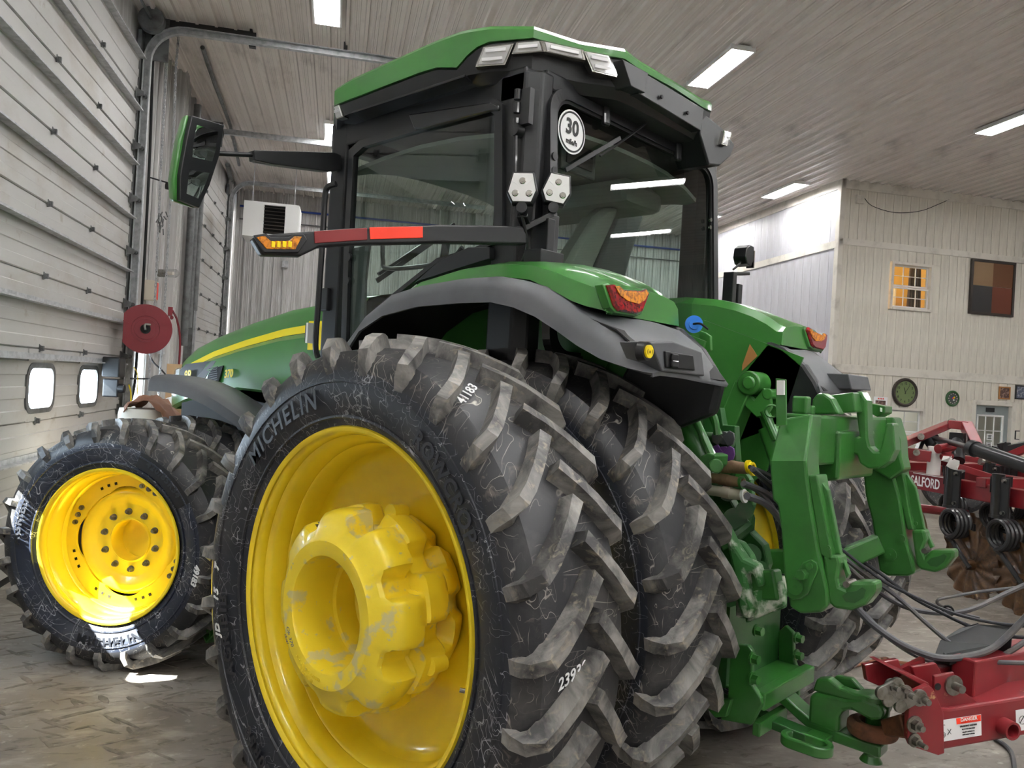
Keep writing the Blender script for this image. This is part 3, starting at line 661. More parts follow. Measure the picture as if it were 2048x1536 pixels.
# ---- front wheels (steered to the left) ---------------------------------
ST=.578
def front_wheel(cx,cy,full,label):
    w=empty('front_wheel',T,(cx,cy,.752),(0,0,ST)); w['label']=label
    t=tyre('tyre',.775,.475,.43,23,w,ph=4)
    g=G(); g.lathe([(-.188,.455),(-.195,.462),(-.196,.474),(-.188,.478),(-.180,.474),(-.178,.462),(-.170,.452),(-.145,.446),(-.135,.451),(-.122,.440),(-.10,.430),(-.045,.424),(-.036,.429),(-.028,.420),(.03,.414),(.09,.42),(.13,.445),(.18,.465),(.19,.476)],96); g.obj('rim','yellow_paint',w,smooth=50)
    if full:
        # mounting ring with scalloped inner edge and square holes
        N=120; ri=lambda a:.318+.030*max(0,math.cos(4*(a)))**.6 if math.cos(4*a)>0 else .318
        g=G(); out=[(.424*math.cos(2*PI*i/N),.424*math.sin(2*PI*i/N)) for i in range(N)]; inn=[((ri(2*PI*i/N))*math.cos(2*PI*i/N),(ri(2*PI*i/N))*math.sin(2*PI*i/N)) for i in range(N)]
        ringmesh(g,out,inn,lambda p,h:(h,p[0],p[1]),-.008,.008); g.obj('mounting_ring','yellow_paint',w,smooth=0)
        for i in range(8):
            for d in (-8,0,8):
                a=math.radians(45*i+22.5+d); c=V(-.009,.368*math.cos(a),.368*math.sin(a))
                if i%2==0 and i not in (6,):
                    g=G(); g.cyl(c,c-V(.012,0,0),.016,n=14); g.cyl(c-V(.012,0,0),c-V(.022,0,0),.011,n=6); g.obj('rim_bolt','steel',w,smooth=20)
                else:
                    G().box(c,(.003,.017,.017),M=Matrix.Rotation(a,3,'X')).obj('square_hole','liner',w,smooth=0)
        g=G(); g.lathe([(.02,.335),(.012,.325),(.0,.315),(-.004,.30),(.01,.27),(.03,.235),(.038,.222),(.038,.142),(.030,.136),(.030,.130),(.14,.126),(.15,.05),(.15,.0)],96); g.obj('wheel_disc','yellow_paint',w,smooth=40)
        for i in range(10):
            a=math.radians(36*i+12); c=V(.037,.182*math.cos(a),.182*math.sin(a)); g=G(); g.cyl(c,c-V(.006,0,0),.021,n=16); g.cyl(c-V(.006,0,0),c-V(.024,0,0),.0165,n=6); g.cyl(c-V(.024,0,0),c-V(.034,0,0),.010,n=10); g.obj('wheel_nut','steel',w,smooth=20)
        for tx_,r_,dg_,sz_,fl in (('MICHELIN',.575,172,.085,True),('AGRIBIB',.59,-78,.075,False),('420/85R34',.585,40,.055,False)):
            g=G(); arctext(g,tx_,r_,dg_,-.2265,sz_,space=1.2,flip=fl); g.obj('sidewall_lettering','rubber_letter',w,smooth=0)['kind']='stuff'
        g=G(); arctext(g,'49183',.62,100,-.2265,.05,shear=.3); g.obj('chalk_number','white_print',w,smooth=0)
        g=G(); poly=[(.50+.11*j,math.radians(a)) for j,a in ((0,22),(1,25),(1,58),(0,62))]
        a0,a1=math.radians(20),math.radians(60); rows=[[V(-.2262,-r*math.sin(a0+(a1-a0)*i/10),r*math.cos(a0+(a1-a0)*i/10)) for r in (.535,.63)] for i in range(11)]; g.sheet(rows,.001); g.obj('sidewall_panel','black_plastic',w)
    return w,t
fc=V(math.cos(ST),math.sin(ST),0)
F0=V(-1.5448,2.5996,.752)+fc*.19
fw,ft=front_wheel(F0.x,F0.y,True,'outer front dual wheel with ten wheel nuts, scratched sidewall')
F1=F0+fc*.62
w=empty('front_wheel',T,(F1.x,F1.y,.752),(.1,0,ST)); w['label']='inner front dual wheel behind the outer one'; dup(ft,w)
for ch in list(fw.children):
    if ch.name.startswith(('rim','wheel_disc')) and not ch.name.startswith('rim_bolt'): dup(ch,w)
for q,x in ((-.62,.9),(0,1.5)):
    w=empty('front_wheel',T,(-F1.x+fc.x*(x-.9),2*3.06-F1.y+fc.y*(x-.9),.752),(0,0,ST)); w['label']='right front wheel'; dup(ft,w)
# axle and chassis
g=G(); g.cyl((-1.30,0,.99),(1.30,0,.99),.055,n=20); g.obj('rear_axle','steel',T)
g=G(); g.cyl((-.55,0,.99),(.55,0,.99),.20,.20,n=24); g.b2((-.30,-.55,.62),(.30,1.4,1.45)); g.b2((-.22,1.3,.75),(.22,4.2,1.35)); g.b2((-.34,-.66,.60),(.34,-.3,1.30))
g.obj('transmission_housing','green_dark',T,bev=.03,smooth=0)
g=G(); g.beam(F1+V(.1,.0,-.0),(-F1.x-.1,2*3.06-F1.y,.752),.16,.20); g.b2((-.25,2.8,.6),(.25,3.3,.95)); g.obj('front_axle','green_dark',T,bev=.02,smooth=0)
# ---- hood ---------------------------------------------------------------
def hood():
    # stations along y: (y, half width top, z top centre, z shoulder, half width shoulder, z stripe, half width low, z low)
    stn=[(1.72,.26,2.44,2.36,.39,2.20,.46,1.62),(2.1,.26,2.43,2.34,.395,2.19,.46,1.66),(2.6,.25,2.375,2.30,.39,2.15,.46,1.71),(3.15,.23,2.285,2.21,.385,2.07,.46,1.72),(3.65,.20,2.185,2.11,.38,1.98,.455,1.66),(4.05,.17,2.075,2.01,.37,1.88,.44,1.58),(4.3,.14,1.97,1.92,.34,1.80,.41,1.52),(4.44,.10,1.87,1.84,.30,1.74,.36,1.50)]
    rows=[]
    for y,wt,zt,zs,ws,zm,wl,zl in stn:
        half=[(0,zt),(wt*.6,zt-.006),(wt,zt-.028),(ws-.03,zs+.02),(ws,zs-.02),(ws+.02,zm+.02),(ws+.024,zm-.02),(wl-.004,zm-.06),(wl,(zm*.6+zl*.4)),(wl-.01,zl+.02),(wl-.05,zl)]
        rows.append([V(-x,y,z) for x,z in half[::-1]]+[V(x,y,z) for x,z in half[1:]])
    g=G(); g.loft(rows,close=False,cap=False)
    n=len(rows[0]); g.add(rows[-1],[tuple(range(n))]); 
    h=g.obj('hood','green_paint',T,smooth=35)
    return h,stn
hd,stn=hood()
def lerp(a,b,t): return a+(b-a)*t
def st_at(y,i):
    for a,b in zip(stn,stn[1:]):
        if a[0]<=y<=b[0]: return lerp(a[i],b[i],(y-a[0])/(b[0]-a[0]))
    return stn[-1][i]
for sx in (-1,1):                            # yellow stripe with black underline following the shoulder crease
    ys=[1.75+i*(4.12-1.75)/24 for i in range(25)]
    rows=[[V(sx*(st_at(y,4)+.024),y,st_at(y,5)+.035*(1-max(0,y-2.2)*.18)),V(sx*(st_at(y,4)+.027),y,st_at(y,5)-.02)] for y in ys]
    G().sheet(rows,.003 if sx<0 else -.003).obj('stripe','stripe_yellow',hd)
    rows=[[V(sx*(st_at(y,4)+.027),y,st_at(y,5)-.021),V(sx*(st_at(y,4)+.032),y,st_at(y,5)-.034)] for y in ys]
    G().sheet(rows,.003 if sx<0 else -.003).obj('stripe_edge','black_print',hd)
g=G(); a=PX(646,686,'x',-.49); text(g,'John Deere',frame3(a,(0,-1,.02),(0,0,1)),.13,.001,bold=.003,shear=.15,align='LEFT'); g.obj('hood_lettering','black_print',hd,smooth=0)
g=G(); g.b2((-.486,1.60,2.03),(-.47,2.20,2.225)); g.obj('name_panel','stripe_yellow',hd,bev=.004,smooth=0)
# side details of the hood: model numbers, vent, dark nose panel
def sideplate(name,pts,mt,x=-.468,th=.008,parent=hd,lab=None):
    P=[PX(px,py,'x',x) for px,py in pts]; g=G(); g.prism([(p.y,p.z) for p in P],'x',x,x+th); return g.obj(name,mt,parent,smooth=0,label=lab)
sideplate('nose_panel',[(360,740),(372,728),(424,722),(414,738),(384,765),(357,765)],'black_print',-.452)
sideplate('nose_trim',[(424,722),(432,722),(402,768),(362,775),(384,763)],'grey_plastic',-.455)
sideplate('side_vent',[(424,738),(446,731),(437,762),(428,770),(411,772),(416,750)],'liner',-.47)
for k in range(9):
    a=PX(418,771-4.2*k,'x',-.474); b=PX(435,767-4.2*k,'x',-.474); G().beam(a,b,.004,.006).obj('vent_slat','black_plastic',hd,smooth=0)
for tx,px,py,sz,hh in (('8R',375,752,.115,0),('370',457,748,.085,0)):
    g=G(); c=PX(px,py,'x',-.476); text(g,tx,frame3(c,(0,-1,.10),(0,.12,1)),sz,.0015,bold=.003,shear=.2); g.obj('model_number','stripe_yellow',hd,smooth=0)
sideplate('headlamp',[(350,738),(359,735),(356,770),(344,778),(343,760)],'lens_clear',-.44); sideplate('lamp_bowl',[(352,740),(359,737),(356,768),(347,774)],'lamp_reflector',-.43)
for i,(a,mt) in enumerate((([(470,772),(512,752),(570,772),(560,812),(500,800)],'grey_plastic'),([(476,768),(510,752),(556,758),(520,785),(474,776)],'black_plastic'))):
    sideplate('lower_panel',a,mt,-.40+.0*i)
g=G(); g.b2((-.40,1.7,1.35),(.40,4.15,1.85)); g.obj('engine_bay','liner',T,smooth=0)
g=G(); g.cyl((.42,3.4,2.0),(.42,3.4,2.36),.06,n=20); g.cyl((.42,3.4,2.34),(.42,3.4,2.38),.075,n=20); g.obj('air_intake_cap','black_plastic',T)
g=G(); g.cyl((-.62,1.95,1.50),(-.62,2.35,1.50),.15,n=24); g.obj('fuel_tank_cap','green_paint',T,bev=.01)
g=G(); g.tube([(-.66,1.75,1.2),(-.70,1.78,1.55),(-.70,1.85,1.70),(-.62,1.95,1.76)],.03,n=8); g.obj('pipe','black_paint',T)
# ---- front fender over the dual ----------------------------------------
def ffender():
    rows=[]; c=F0+fc*.64+V(0,0,.04)
    back=V(math.sin(ST),-math.cos(ST),0)     # towards the rear of the steered wheel
    for i in range(15):
        t=i/14; a=math.radians(118-132*t)    # angle from wheel forward (0) over the top ; forward = -back
        a=math.radians(79)+math.radians(86)*t
        r=.93
        if t<.4: r+= (.4-t)*.22
        q=c+(-back)*math.cos(a)*r+V(0,0,1)*(r*math.sin(a))
        row=[]
        for s,dz in ((-.222,-.10),(-.215,-.03),(-.19,-.004),(-.15,.008),(0,.020),(.20,.012),(.24,-.01)): row.append(q+fc*s+V(0,0,dz))
        rows.append(row)
    return G().sheet(rows,.012).obj('front_fender','grey_plastic',T,smooth=40)
ff=ffender()
g=G(); text(g,'8R-370',frame3(PX(412,782,'x',-1.12),( -fc.y*-1,-fc.x,0),(0,0,1)),.05,.0005); 
# ---- cab ----------------------------------------------------------------
cab=empty('cab',T); YB=-.04
g=G()
for s in (-1,1):
    P=[(s*.865,.16),(s*.865,-.0),(s*.815,-.06),(s*.735,-.06),(s*.735,.02),(s*.80,.16)]; g.prism(P,'z',1.7,3.30)
    g.prism([(s*.865,1.34),(s*.875,1.47),(s*.80,1.56),(s*.76,1.5),(s*.80,1.34)],'z',1.5,3.30)
    g.b2((s*.865,-.0,3.17),(s*.80,1.5,3.32)); g.b2((s*.86,.0,1.3),(s*.78,1.5,1.9))
    if s>0: g.b2((s*.865,-.0,1.8),(s*.80,1.5,1.97))
g.b2((-.78,-.055,3.23),(.78,.03,3.32)); g.b2((-.78,-.06,1.5),(.78,.04,2.02)); g.b2((-.8,1.45,3.18),(.8,1.55,3.32)); g.b2((-.8,1.45,1.3),(.8,1.55,2.05)); g.b2((-.78,0,1.5),(.78,1.5,1.56))
g.obj('cab_frame','black_plastic',cab,bev=.012,smooth=0)
# rear window: frame, pane, gasket
f=lambda p,h:(p[0],h-.0-.07*max(0,(3.2-p[1])),p[1])
o_=rrect(.01,2.62,1.57,1.28,.13,8); i_=rrect(.01,2.62,1.47,1.19,.10,8)
g=G(); ringmesh(g,o_,i_,f,-.075,-.03); rw=g.obj('rear_window','black_paint',cab,smooth=0)
g=G(); ringmesh(g,rrect(.01,2.62,1.475,1.195,.10,8),rrect(.01,2.62,1.44,1.16,.09,8),f,-.065,-.055); g.obj('gasket','liner',rw,smooth=0)
G().add([f(p,-.05) for p in i_],[tuple(range(len(i_)))]).obj('pane','cab_glass',rw,smooth=0,recalc=False)
# side glass
dl=empty('left_door',cab); 
so_=[PX(x,y,'x',-.868) for x,y in ((1003,200),(990,204),(722,282),(700,300),(692,480),(683,720),(760,640),(850,575),(890,545),(960,512),(1003,490))]
si_=[PX(x,y,'x',-.868) for x,y in ((1000,222),(985,212),(728,290),(708,308),(699,480),(692,712),(752,622),(830,560),(880,520),(960,497),(1000,480))]
so_=[(p.y+(.018 if False else 0),p.z) for p in so_]; si2=[(p.y,p.z) for p in si_]
cy=sum(p[0] for p in si2)/len(si2); cz=sum(p[1] for p in si2)/len(si2)
si3=[(cy+(a-cy)*.965,cz+(b-cz)*.965) for a,b in si2]; sout=[(cy+(a-cy)*1.05,cz+(b-cz)*1.05) for a,b in si2]
g=G(); ringmesh(g,sout,si3,lambda p,h:(h,p[0],p[1]),-.885,-.850); g.obj('door_frame','black_paint',dl,smooth=0)
G().add([(-.866,a,b) for a,b in si2],[tuple(range(len(si2)))]).obj('pane','cab_glass',dl,smooth=0,recalc=False)
g=G(); P=[PX(x,y,'x',-.885) for x,y in ((820,230),(985,205),(1000,212),(1000,222),(985,222),(850,258),(832,260))]; g.prism([(p.y,p.z) for p in P],'x',-.90,-.87); g.obj('door_visor','black_paint',dl,bev=.008,smooth=0)
g=G(); g.tube([PX(765,492,'x',-.83),PX(766,520,'x',-.83),PX(775,537,'x',-.83),PX(850,532,'x',-.83),PX(900,520,'x',-.83),PX(925,495,'x',-.83)],.012,n=8); g.obj('inner_handle','black_paint',dl)
for px,py in ((700,515),(697,562)): g=G(); c=PX(px,py,'x',-.872); g.cyl(c,c-V(.014,0,0),.022,n=14); g.obj('latch_knob','black_paint',dl)
g=G(); g.prism([(PX(x,y,'x',-.86).y,PX(x,y,'x',-.86).z) for x,y in ((690,500),(738,490),(730,560),(728,640),(715,705),(692,712))],'x',-.86,-.845); g.obj('inner_panel','cab_dark',dl,smooth=0)
g=G(); P=[PX(x,y,'x',-.82) for x,y in ((1003,500),(1003,522),(960,535),(905,552),(860,566),(850,572),(900,528),(960,500))]; g.prism([(p.y,p.z) for p in P],'x',-.90,-.80); g.obj('arch_moulding','black_plastic',cab,bev=.01,smooth=0)
g=G(); g.add([(.855,.12,1.95),(.855,1.36,1.95),(.855,1.36,3.18),(.855,.12,3.18)],[(0,1,2,3)]); g.obj('right_window','cab_glass',cab,smooth=0,recalc=False)
g=G(); g.add([(-.78,1.5,2.0),(.78,1.5,2.0),(.78,1.5,3.2),(-.78,1.5,3.2)],[(0,1,2,3)]); g.obj('windshield','cab_glass',cab,smooth=0,recalc=False)
# headliner and interior
g=G(); N=8
rows=[[V(x,y,3.20-.10*(abs(x)/.75)**3-.07*((y-.75)/.75)**2) for x in (-.78,-.6,-.4,-.2,0,.2,.4,.6,.78)] for y in (.03,.2,.5,.8,1.1,1.3,1.46)]
g.sheet(rows,.02); g.obj('headliner','cab_trim',cab)
g=G(); g.b2((-.62,.22,3.02),(-.02,.42,3.20)); g.b2((.34,.25,2.98),(.74,1.35,3.14)); 
o=g.obj('overhead_console','cab_trim',cab,bev=.05,smooth=0)
g=G(); g.box((-.20,.21,3.09),(.30,.03,.17)); o2=g.obj('radio','cab_dark',o,bev=.01,smooth=0); G().box((-.20,.192,3.10),(.22,.01,.11)).obj('radio_screen','black_print',o,smooth=0)
for k in range(4): G().box((-.58+.048*k,.212,3.12),(.038,.02,.07)).obj('switch','black_print',o,bev=.005,smooth=0)
G().box((-.49,.215,3.045),(.2,.02,.05)).obj('storage_pocket','liner',o,smooth=0)
seat=empty('seat',cab)
def ypl(name,pts,y,th,mt,bev):
    P=[PX(a,b,'y',y) for a,b in pts]; g=G(); g.loft([P,[p+V(0,th,0) for p in P]]); return g.obj(name,mt,seat,bev=bev,smooth=40)
ypl('backrest',((1238,420),(1252,413),(1282,420),(1291,432),(1262,520),(1245,590),(1180,580),(1205,500)),.60,.14,'seat_leather',.03)
ypl('instructor_seat_back',((1192,432),(1215,414),(1240,412),(1236,430),(1200,510),(1172,575),(1120,560),(1150,500)),.40,.12,'cab_trim',.03)
g=G(); g.b2((-.25,.6,1.85),(.3,1.05,2.0)); g.obj('cushion','seat_leather',seat,bev=.04,smooth=40)
g=G(); g.cyl((.0,1.25,1.6),(.0,1.1,2.25),.04,n=12); g.obj('steering_column','cab_dark',cab)
g=G(); g.lathe([(.0,.19),(.012,.205),(.0,.22),(-.012,.205)],32,(0,1.08,2.3),(0,-.5,.85),close=True); g.beam((-.19,1.08,2.29),(.19,1.08,2.29),.03,.02); g.obj('steering_wheel','black_paint',cab)
g=G(); g.beam((-.40,1.05,2.15),(-.36,1.02,2.68),.05,.02,up=(0,1,0)); g.obj('monitor_post','black_paint',cab,bev=.004,smooth=0)
g=G(); g.b2((.38,.45,1.9),(.56,1.05,2.18)); g.obj('armrest_console','cab_dark',cab,bev=.03,smooth=0)
g=G(); g.beam((-.5,1.46,2.5),(.1,1.46,2.92),.018,.018); g.beam((-.5,1.47,2.46),(.05,1.47,2.86),.012,.03); g.obj('windshield_wiper','black_paint',cab,smooth=0)
# roof
OUT=[(-.84,1.52,3.33,3.41),(-.965,1.34,3.366,3.465),(-.965,1.2,3.372,3.488),(-.965,1.0,3.378,3.50),(-.965,.64,3.39,3.522),(-.965,.50,3.388,3.528),(-.962,.36,3.356,3.53),(-.955,.30,3.402,3.528),(-.945,.245,3.432,3.525),(-.93,.18,3.446,3.522),(-.83,.0,3.455,3.512),(-.60,-.09,3.455,3.503),(-.42,-.22,3.448,3.50),(-.30,-.235,3.43,3.478),(0,-.24,3.435,3.478)]
OUT=OUT+[(-x,y,a,b) for x,y,a,b in OUT[-2::-1]]
def ins(d,dz=0,i=3):
    r=[]
    for x,y,a,b in OUT:
        c=V(0,.7,0); q=V(x,y,0)-c; q=q*(1-d/q.length); q+=c; z=(a,b)[i-2]; r.append(V(q.x,q.y,z+dz))
    return r
low=[V(x,y,a) for x,y,a,b in OUT]; top=ins(.012)
g=G(); g.loft([ins(.10,0,2),low,ins(-.003,-.02),top,ins(.10,.022),ins(.42,.04)],cap=True); g.obj('cab_roof','green_paint',cab,bev=0,smooth=28)
vis=empty('roof_visor',cab)
def vz(z): return [V(p.x,p.y,z) for p in ins(.06,0,2)]
zr=lambda x,y:3.30 if y>.35 else 3.285
g=G(); g.loft([ins(.03,.02,2),ins(.004,-.012,2),[V(p.x,p.y,min(p.z,3.315)) for p in ins(.02,-.07,2)],[V(p.x,p.y,3.27 if p.y<.3 else 3.30) for p in ins(.06,0,2)],[V(p.x,p.y,3.26) for p in ins(.16,0,2)]],cap=True)
g.obj('visor_shell','black_plastic',vis,smooth=28)
LP1=(V(-.975,.24,3.4),V(-.88,-.48,0)); LP2=(V(-.85,-.01,3.4),V(-.47,-.88,0))
def lamp(name,pts,ax,val,d,n=2,parent=vis):
    if isinstance(val,tuple): P=[PN(x,y,*val) for x,y in pts]; D=val[1].normalized()*abs(d)
    else: P=[PX(x,y,ax,val) for x,y in pts]; D=V(d,0,0) if ax=='x' else V(0,d,0)
    c=sum(P,V(0,0,0))/len(P)
    e=empty(name,parent) if False else None
    g=G(); Q=[c+(p-c)*1.05 for p in P]; g.loft([[p+D*.4 for p in Q],[p-D*1.6 for p in Q]]); b=g.obj(name,'chrome',parent,smooth=0,bev=.002)
    g=G(); Q=[c+(p-c)*.88 for p in P]; g.loft([[p+D*.62 for p in Q],[p+D*.4 for p in Q]]); g.obj('reflector_bowl','lamp_reflector',b,smooth=0)
    if n:
        g=G()
        for k in range(n):
            t=(k+.5)/n; a=Q[0].lerp(Q[-1],t); bb=Q[1].lerp(Q[2],t); g.beam(a.lerp(bb,.1)+D*.9,a.lerp(bb,.9)+D*.9,.008,.014)
        g.obj('led_strip','white_print',b,smooth=0)
    g=G(); g.loft([[p+D*1.1 for p in P],[p+D*.9 for p in P]]); g.obj('lens','lens_clear',b,smooth=0)
lamp('work_light',((969,96),(1027,89),(1010,130),(953,134)),'x',LP1,-.02)
lamp('work_light',((1167,104),(1215,113),(1232,155),(1184,144)),'y',LP2,-.02)
lamp('light_bar',((1035,87),(1082,83),(1088,104),(1025,109)),'x',LP1,-.018,1)
lamp('light_bar',((1083,83),(1164,101),(1168,121),(1089,104)),'y',LP2,-.018,1)
lamp('corner_lamp',((671,214),(681,210),(688,234),(675,238)),'x',-.955,-.02,1)
lamp('corner_lamp',((1447,262),(1456,266),(1452,292),(1441,288)),'y',-.235,-.02,1)
g=G(); P=[PX(x,y,'z',3.29) for x,y in ((705,222),(930,148),(945,163),(730,238))]; g.loft([P,[p-V(0,0,.012) for p in P]]); g.obj('filter_cover','black_paint',vis,smooth=0,bev=.003)
g=G(); P=[PX(x,y,'y',-.27) for x,y in ((1245,118),(1297,146),(1290,186),(1262,172))]; g.loft([P,[p+V(0,.12,0) for p in P]]); P=[PX(x,y,'y',-.25) for x,y in ((1296,150),(1408,218),(1402,262),(1277,187))]; g.loft([P,[p+V(0,.06,0) for p in P]]); g.obj('rear_bracket','black_plastic',vis,smooth=0,bev=.004)
for px,py in ((1322,194),(1374,226)): c=PX(px,py,'y',-.255); G().cyl(c,c-V(0,.008,0),.010,n=12).obj('screw','liner',vis)
for px,py in ((1278,212),(1291,220)): c=PX(px,py,'y',-.16); G().cyl(c,c-V(0,.02,0),.014,n=12).obj('wiper_nozzle','black_paint',vis)
g=G(); P=[PX(x,y,'y',-.22) for x,y in ((1404,222),(1452,262),(1470,290),(1462,312),(1440,332),(1418,330),(1400,268))]; g.loft([P,[p+V(0,.2,0) for p in P]]); g.obj('visor_end','black_plastic',vis,smooth=0,bev=.01)
# rear window hardware, sticker, wiper
for px,py in ((1212,236),(1356,306)):
    a=PX(px,py-28,'y',-.075); b=PX(px,py+16,'y',-.085); g=G(); g.beam(a,b,.045,.03); g.obj('window_hinge','black_paint',rw,bev=.012,smooth=0)
g=G(); g.tube([PX(1302,240,'y',-.11),PX(1245,282,'y',-.11),PX(1200,312,'y',-.09)],.006,n=6); g.beam(PX(1240,276,'y',-.10),PX(1131,340,'y',-.09),.010,.02); g.obj('wiper','black_paint',rw,smooth=0)
c=PX(1144,264,'y',-.085); c.y=-.082
g=G(); g.cyl(c,c-V(0,.002,0),.102,n=48); s_=g.obj('speed_sticker','white_print',rw,smooth=0)
g=G(); g.lathe([(.0,.086),(.0,.094),(.002,.094),(.002,.086)],48,c-V(0,.0022,0),(0,-1,0),close=True)
M=frame3(c-V(0,.004,0),(1,0,0),(0,0,1)); 
text(g,'30',M@Matrix.Translation((0,.018,0)),.098,.0005,bold=.003); text(g,'mile/h',M@Matrix.Translation((0,-.048,0)),.034,.0005,bold=.0012); g.obj('sticker_print','black_print',s_,smooth=0)
for px,py in ((1107,313),(1106,342)): c=PX(px,py,'y',-.09); G().cyl(c,c-V(0,.012,0),.019,n=16).obj('window_knob','black_paint',rw)
for px,py in ((1419,440),(1418,455)): c=PX(px,py,'y',-.09); G().cyl(c,c-V(0,.012,0),.012,n=12).obj('screw','chrome',rw)
# hinge and work lights on the left pillar
g=G(); c=PX(1034,215,'x',-.90); 
for z in (.06,-.0,-.07): g.cyl(c+V(0,0,z-.025),c+V(0,0,z+.02),.016,n=10)
g.box(c+V(.02,-.045,.0),(.03,.05,.16)); g.cyl(c+V(-.015,0,-.10),c+V(.03,0,-.10),.03,n=14); g.tube([c+V(0,0,-.1),c+V(.0,-.01,-.3),c+V(.0,-.01,-.55)],.010,n=6); g.obj('door_hinge','black_paint',cab)
def pent(name,cx,cy,tilt,dirn):
    c=PX(cx,cy,'x',-.97) if dirn==0 else PX(cx,cy,'y',-.16)
    e=empty('pillar_lamp',cab)
    n=(Vector(CAMP)-c); n.z*=.3; n.normalize(); n=(n+V(.12 if dirn else -.15,0,-.05)).normalized()
    x=V(0,0,1).cross(n).normalized(); M=frame3(c,x,V(math.sin(tilt)*0,0,1)); 
    R=Matrix.Rotation(tilt,4,'Z'); M=M@R
    poly=[(-.040,.062),(.044,.062),(.060,-.012),(.040,-.062),(-.040,-.062),(-.062,-.02)]
    g=G(); g.loft([[M@V(a*1.12,b*1.12,z) for a,b in poly] if z<.001 else [M@V(a*1.06,b*1.06,z) for a,b in poly] for z in (-.05,.0,.008)]); g.loft([[M@V(a,b,-.05) for a,b in [(p*.7,q*.7) for p,q in poly]],[M@V(a,b,-.08) for a,b in [(p*.4,q*.4) for p,q in poly]]]); g.obj('lamp_body','black_paint',e,smooth=0,bev=.003)
    g=G(); g.loft([[M@V(a*.97,b*.97,.008) for a,b in poly],[M@V(a*.97,b*.97,.014) for a,b in poly]]); g.obj('reflector','lamp_reflector',e,smooth=0)
    for a,b in ((0,.028),(-.03,-.026),(.03,-.026)): g=G(); g.cyl(M@V(a,b,.014),M@V(a,b,.018),.015,.011,n=16); g.cyl(M@V(a,b,.016),M@V(a,b,.022),.006,n=10); g.obj('led','chrome',e)
    for a in (-.7,.7,2.6): 
        g=G(); g.beam(M@V(.02*math.cos(a),.02*math.sin(a)+.0,.0155),M@V(.05*math.cos(a),.05*math.sin(a),.0155),.002,.002); g.obj('reflector_rib','white_print',e,smooth=0)
    g=G(); g.cyl(M@V(.0,-.085,-.03),M@V(.0,-.085,.01),.024,n=14); g.beam(M@V(0,-.06,-.03),M@V(0,-.11,-.03),.03,.02); g.obj('lamp_bracket','black_paint',e)
    return M@V(0,-.11,-.03)
b1=pent('a',1045,376,.02,0); b2_=pent('b',1114,378,-.14,1)
g=G(); g.beam(b1,(-.86,-.06,b1.z-.04),.05,.02); g.beam((-.9,-.07,b1.z-.05),b2_,.05,.025); g.tube([(-.86,-.03,b1.z-.2),(-.88,-.08,b1.z-.12),b1],.008,n=6); g.obj('lamp_arm','black_paint',cab,smooth=0,bev=.003)
# extremity arm with reflectors and amber lamp
arm=empty('warning_arm',T)
def armpt(px,py): # vertical plane through the hinge, swept back a little
    d=_F+_R*((px-1024)/FPX)-_U*((py-768)/FPX); p0=V(-.83,-.09,2.5); n=V(.36,1,0).normalized(); t=(p0-Vector(CAMP)).dot(n)/d.dot(n); return Vector(CAMP)+d*t
nA=V(.36,1,0).normalized()
def armplate(name,pts,mt,parent,d0,d1,bev=.003,lab=None):
    P=[armpt(*p) for p in pts]; g=G(); g.loft([[p-nA*d1 for p in P],[p-nA*d0 for p in P]]); return g.obj(name,mt,parent,smooth=0,bev=bev,label=lab)
armplate('arm_beam',[(500,478),(520,472),(700,458),(880,451),(1048,454),(1048,490),(880,487),(700,491),(635,496),(598,514),(520,512)],'black_plastic',arm,-.03,.03,.008)
armplate('reflector',[(624,465),(729,458),(730,482),(625,489)],'dark_red_reflector',arm,.030,.034,.002,'dark red reflector strip')
armplate('reflector',[(734,457),(840,455),(840,478),(735,481)],'red_reflector',arm,.030,.034,.002,'bright orange red reflector strip')
al=armplate('amber_lamp',[(502,474),(528,470),(537,478),(572,478),(584,471),(602,471),(609,483),(592,508),(524,508)],'black_paint',arm,.02,.046,.003)
armplate('amber_lens',[(508,478),(525,475),(536,485),(572,485),(583,476),(598,477),(585,502),(528,501)],'amber',al,.046,.050,.002)
for k in range(4):
    c=armpt(541+11*k,492)-nA*.051; G().box(c,(.014,.004,.022)).obj('lamp_cell','stripe_yellow',al,smooth=0)
g=G(); g.box((-.82,-.13,2.42),(.16,.10,.10)); g.beam((-.80,-.10,2.36),(-.80,-.10,2.62),.10,.05); g.beam((-.75,-.115,2.30),(-.75,-.115,2.65),.012,.07); g.obj('arm_hinge','black_plastic',arm,bev=.004,smooth=0)
# grab rail at the cab door
g=G(); g.tube([PX(672,368,'x',-.98),PX(656,374,'x',-1.0),PX(650,395,'x',-1.0),PX(645,480,'x',-1.0),PX(637,600,'x',-1.0),PX(631,690,'x',-1.0),PX(636,715,'x',-.98)],.0165,n=10,k=4); g.obj('grab_rail','black_paint',T)
g=G(); c=PX(622,667,'x',-.80); g.box(c,(.06,.05,.11)); hl=g.obj('hood_work_light','black_paint',T,bev=.008,smooth=0); G().box(c+V(-.012,-.03,0),(.075,.02,.12)).obj('lens','lamp_reflector',hl,smooth=0)
c=PX(655,600,'x',-.86); g=G(); g.box(c,(.07,.09,.13)); g.tube([c+V(0,0,-.06),c+V(.01,0,-.15),c+V(.0,.02,-.24)],.012,n=6); g.obj('step_light','black_plastic',T,bev=.015,smooth=0)
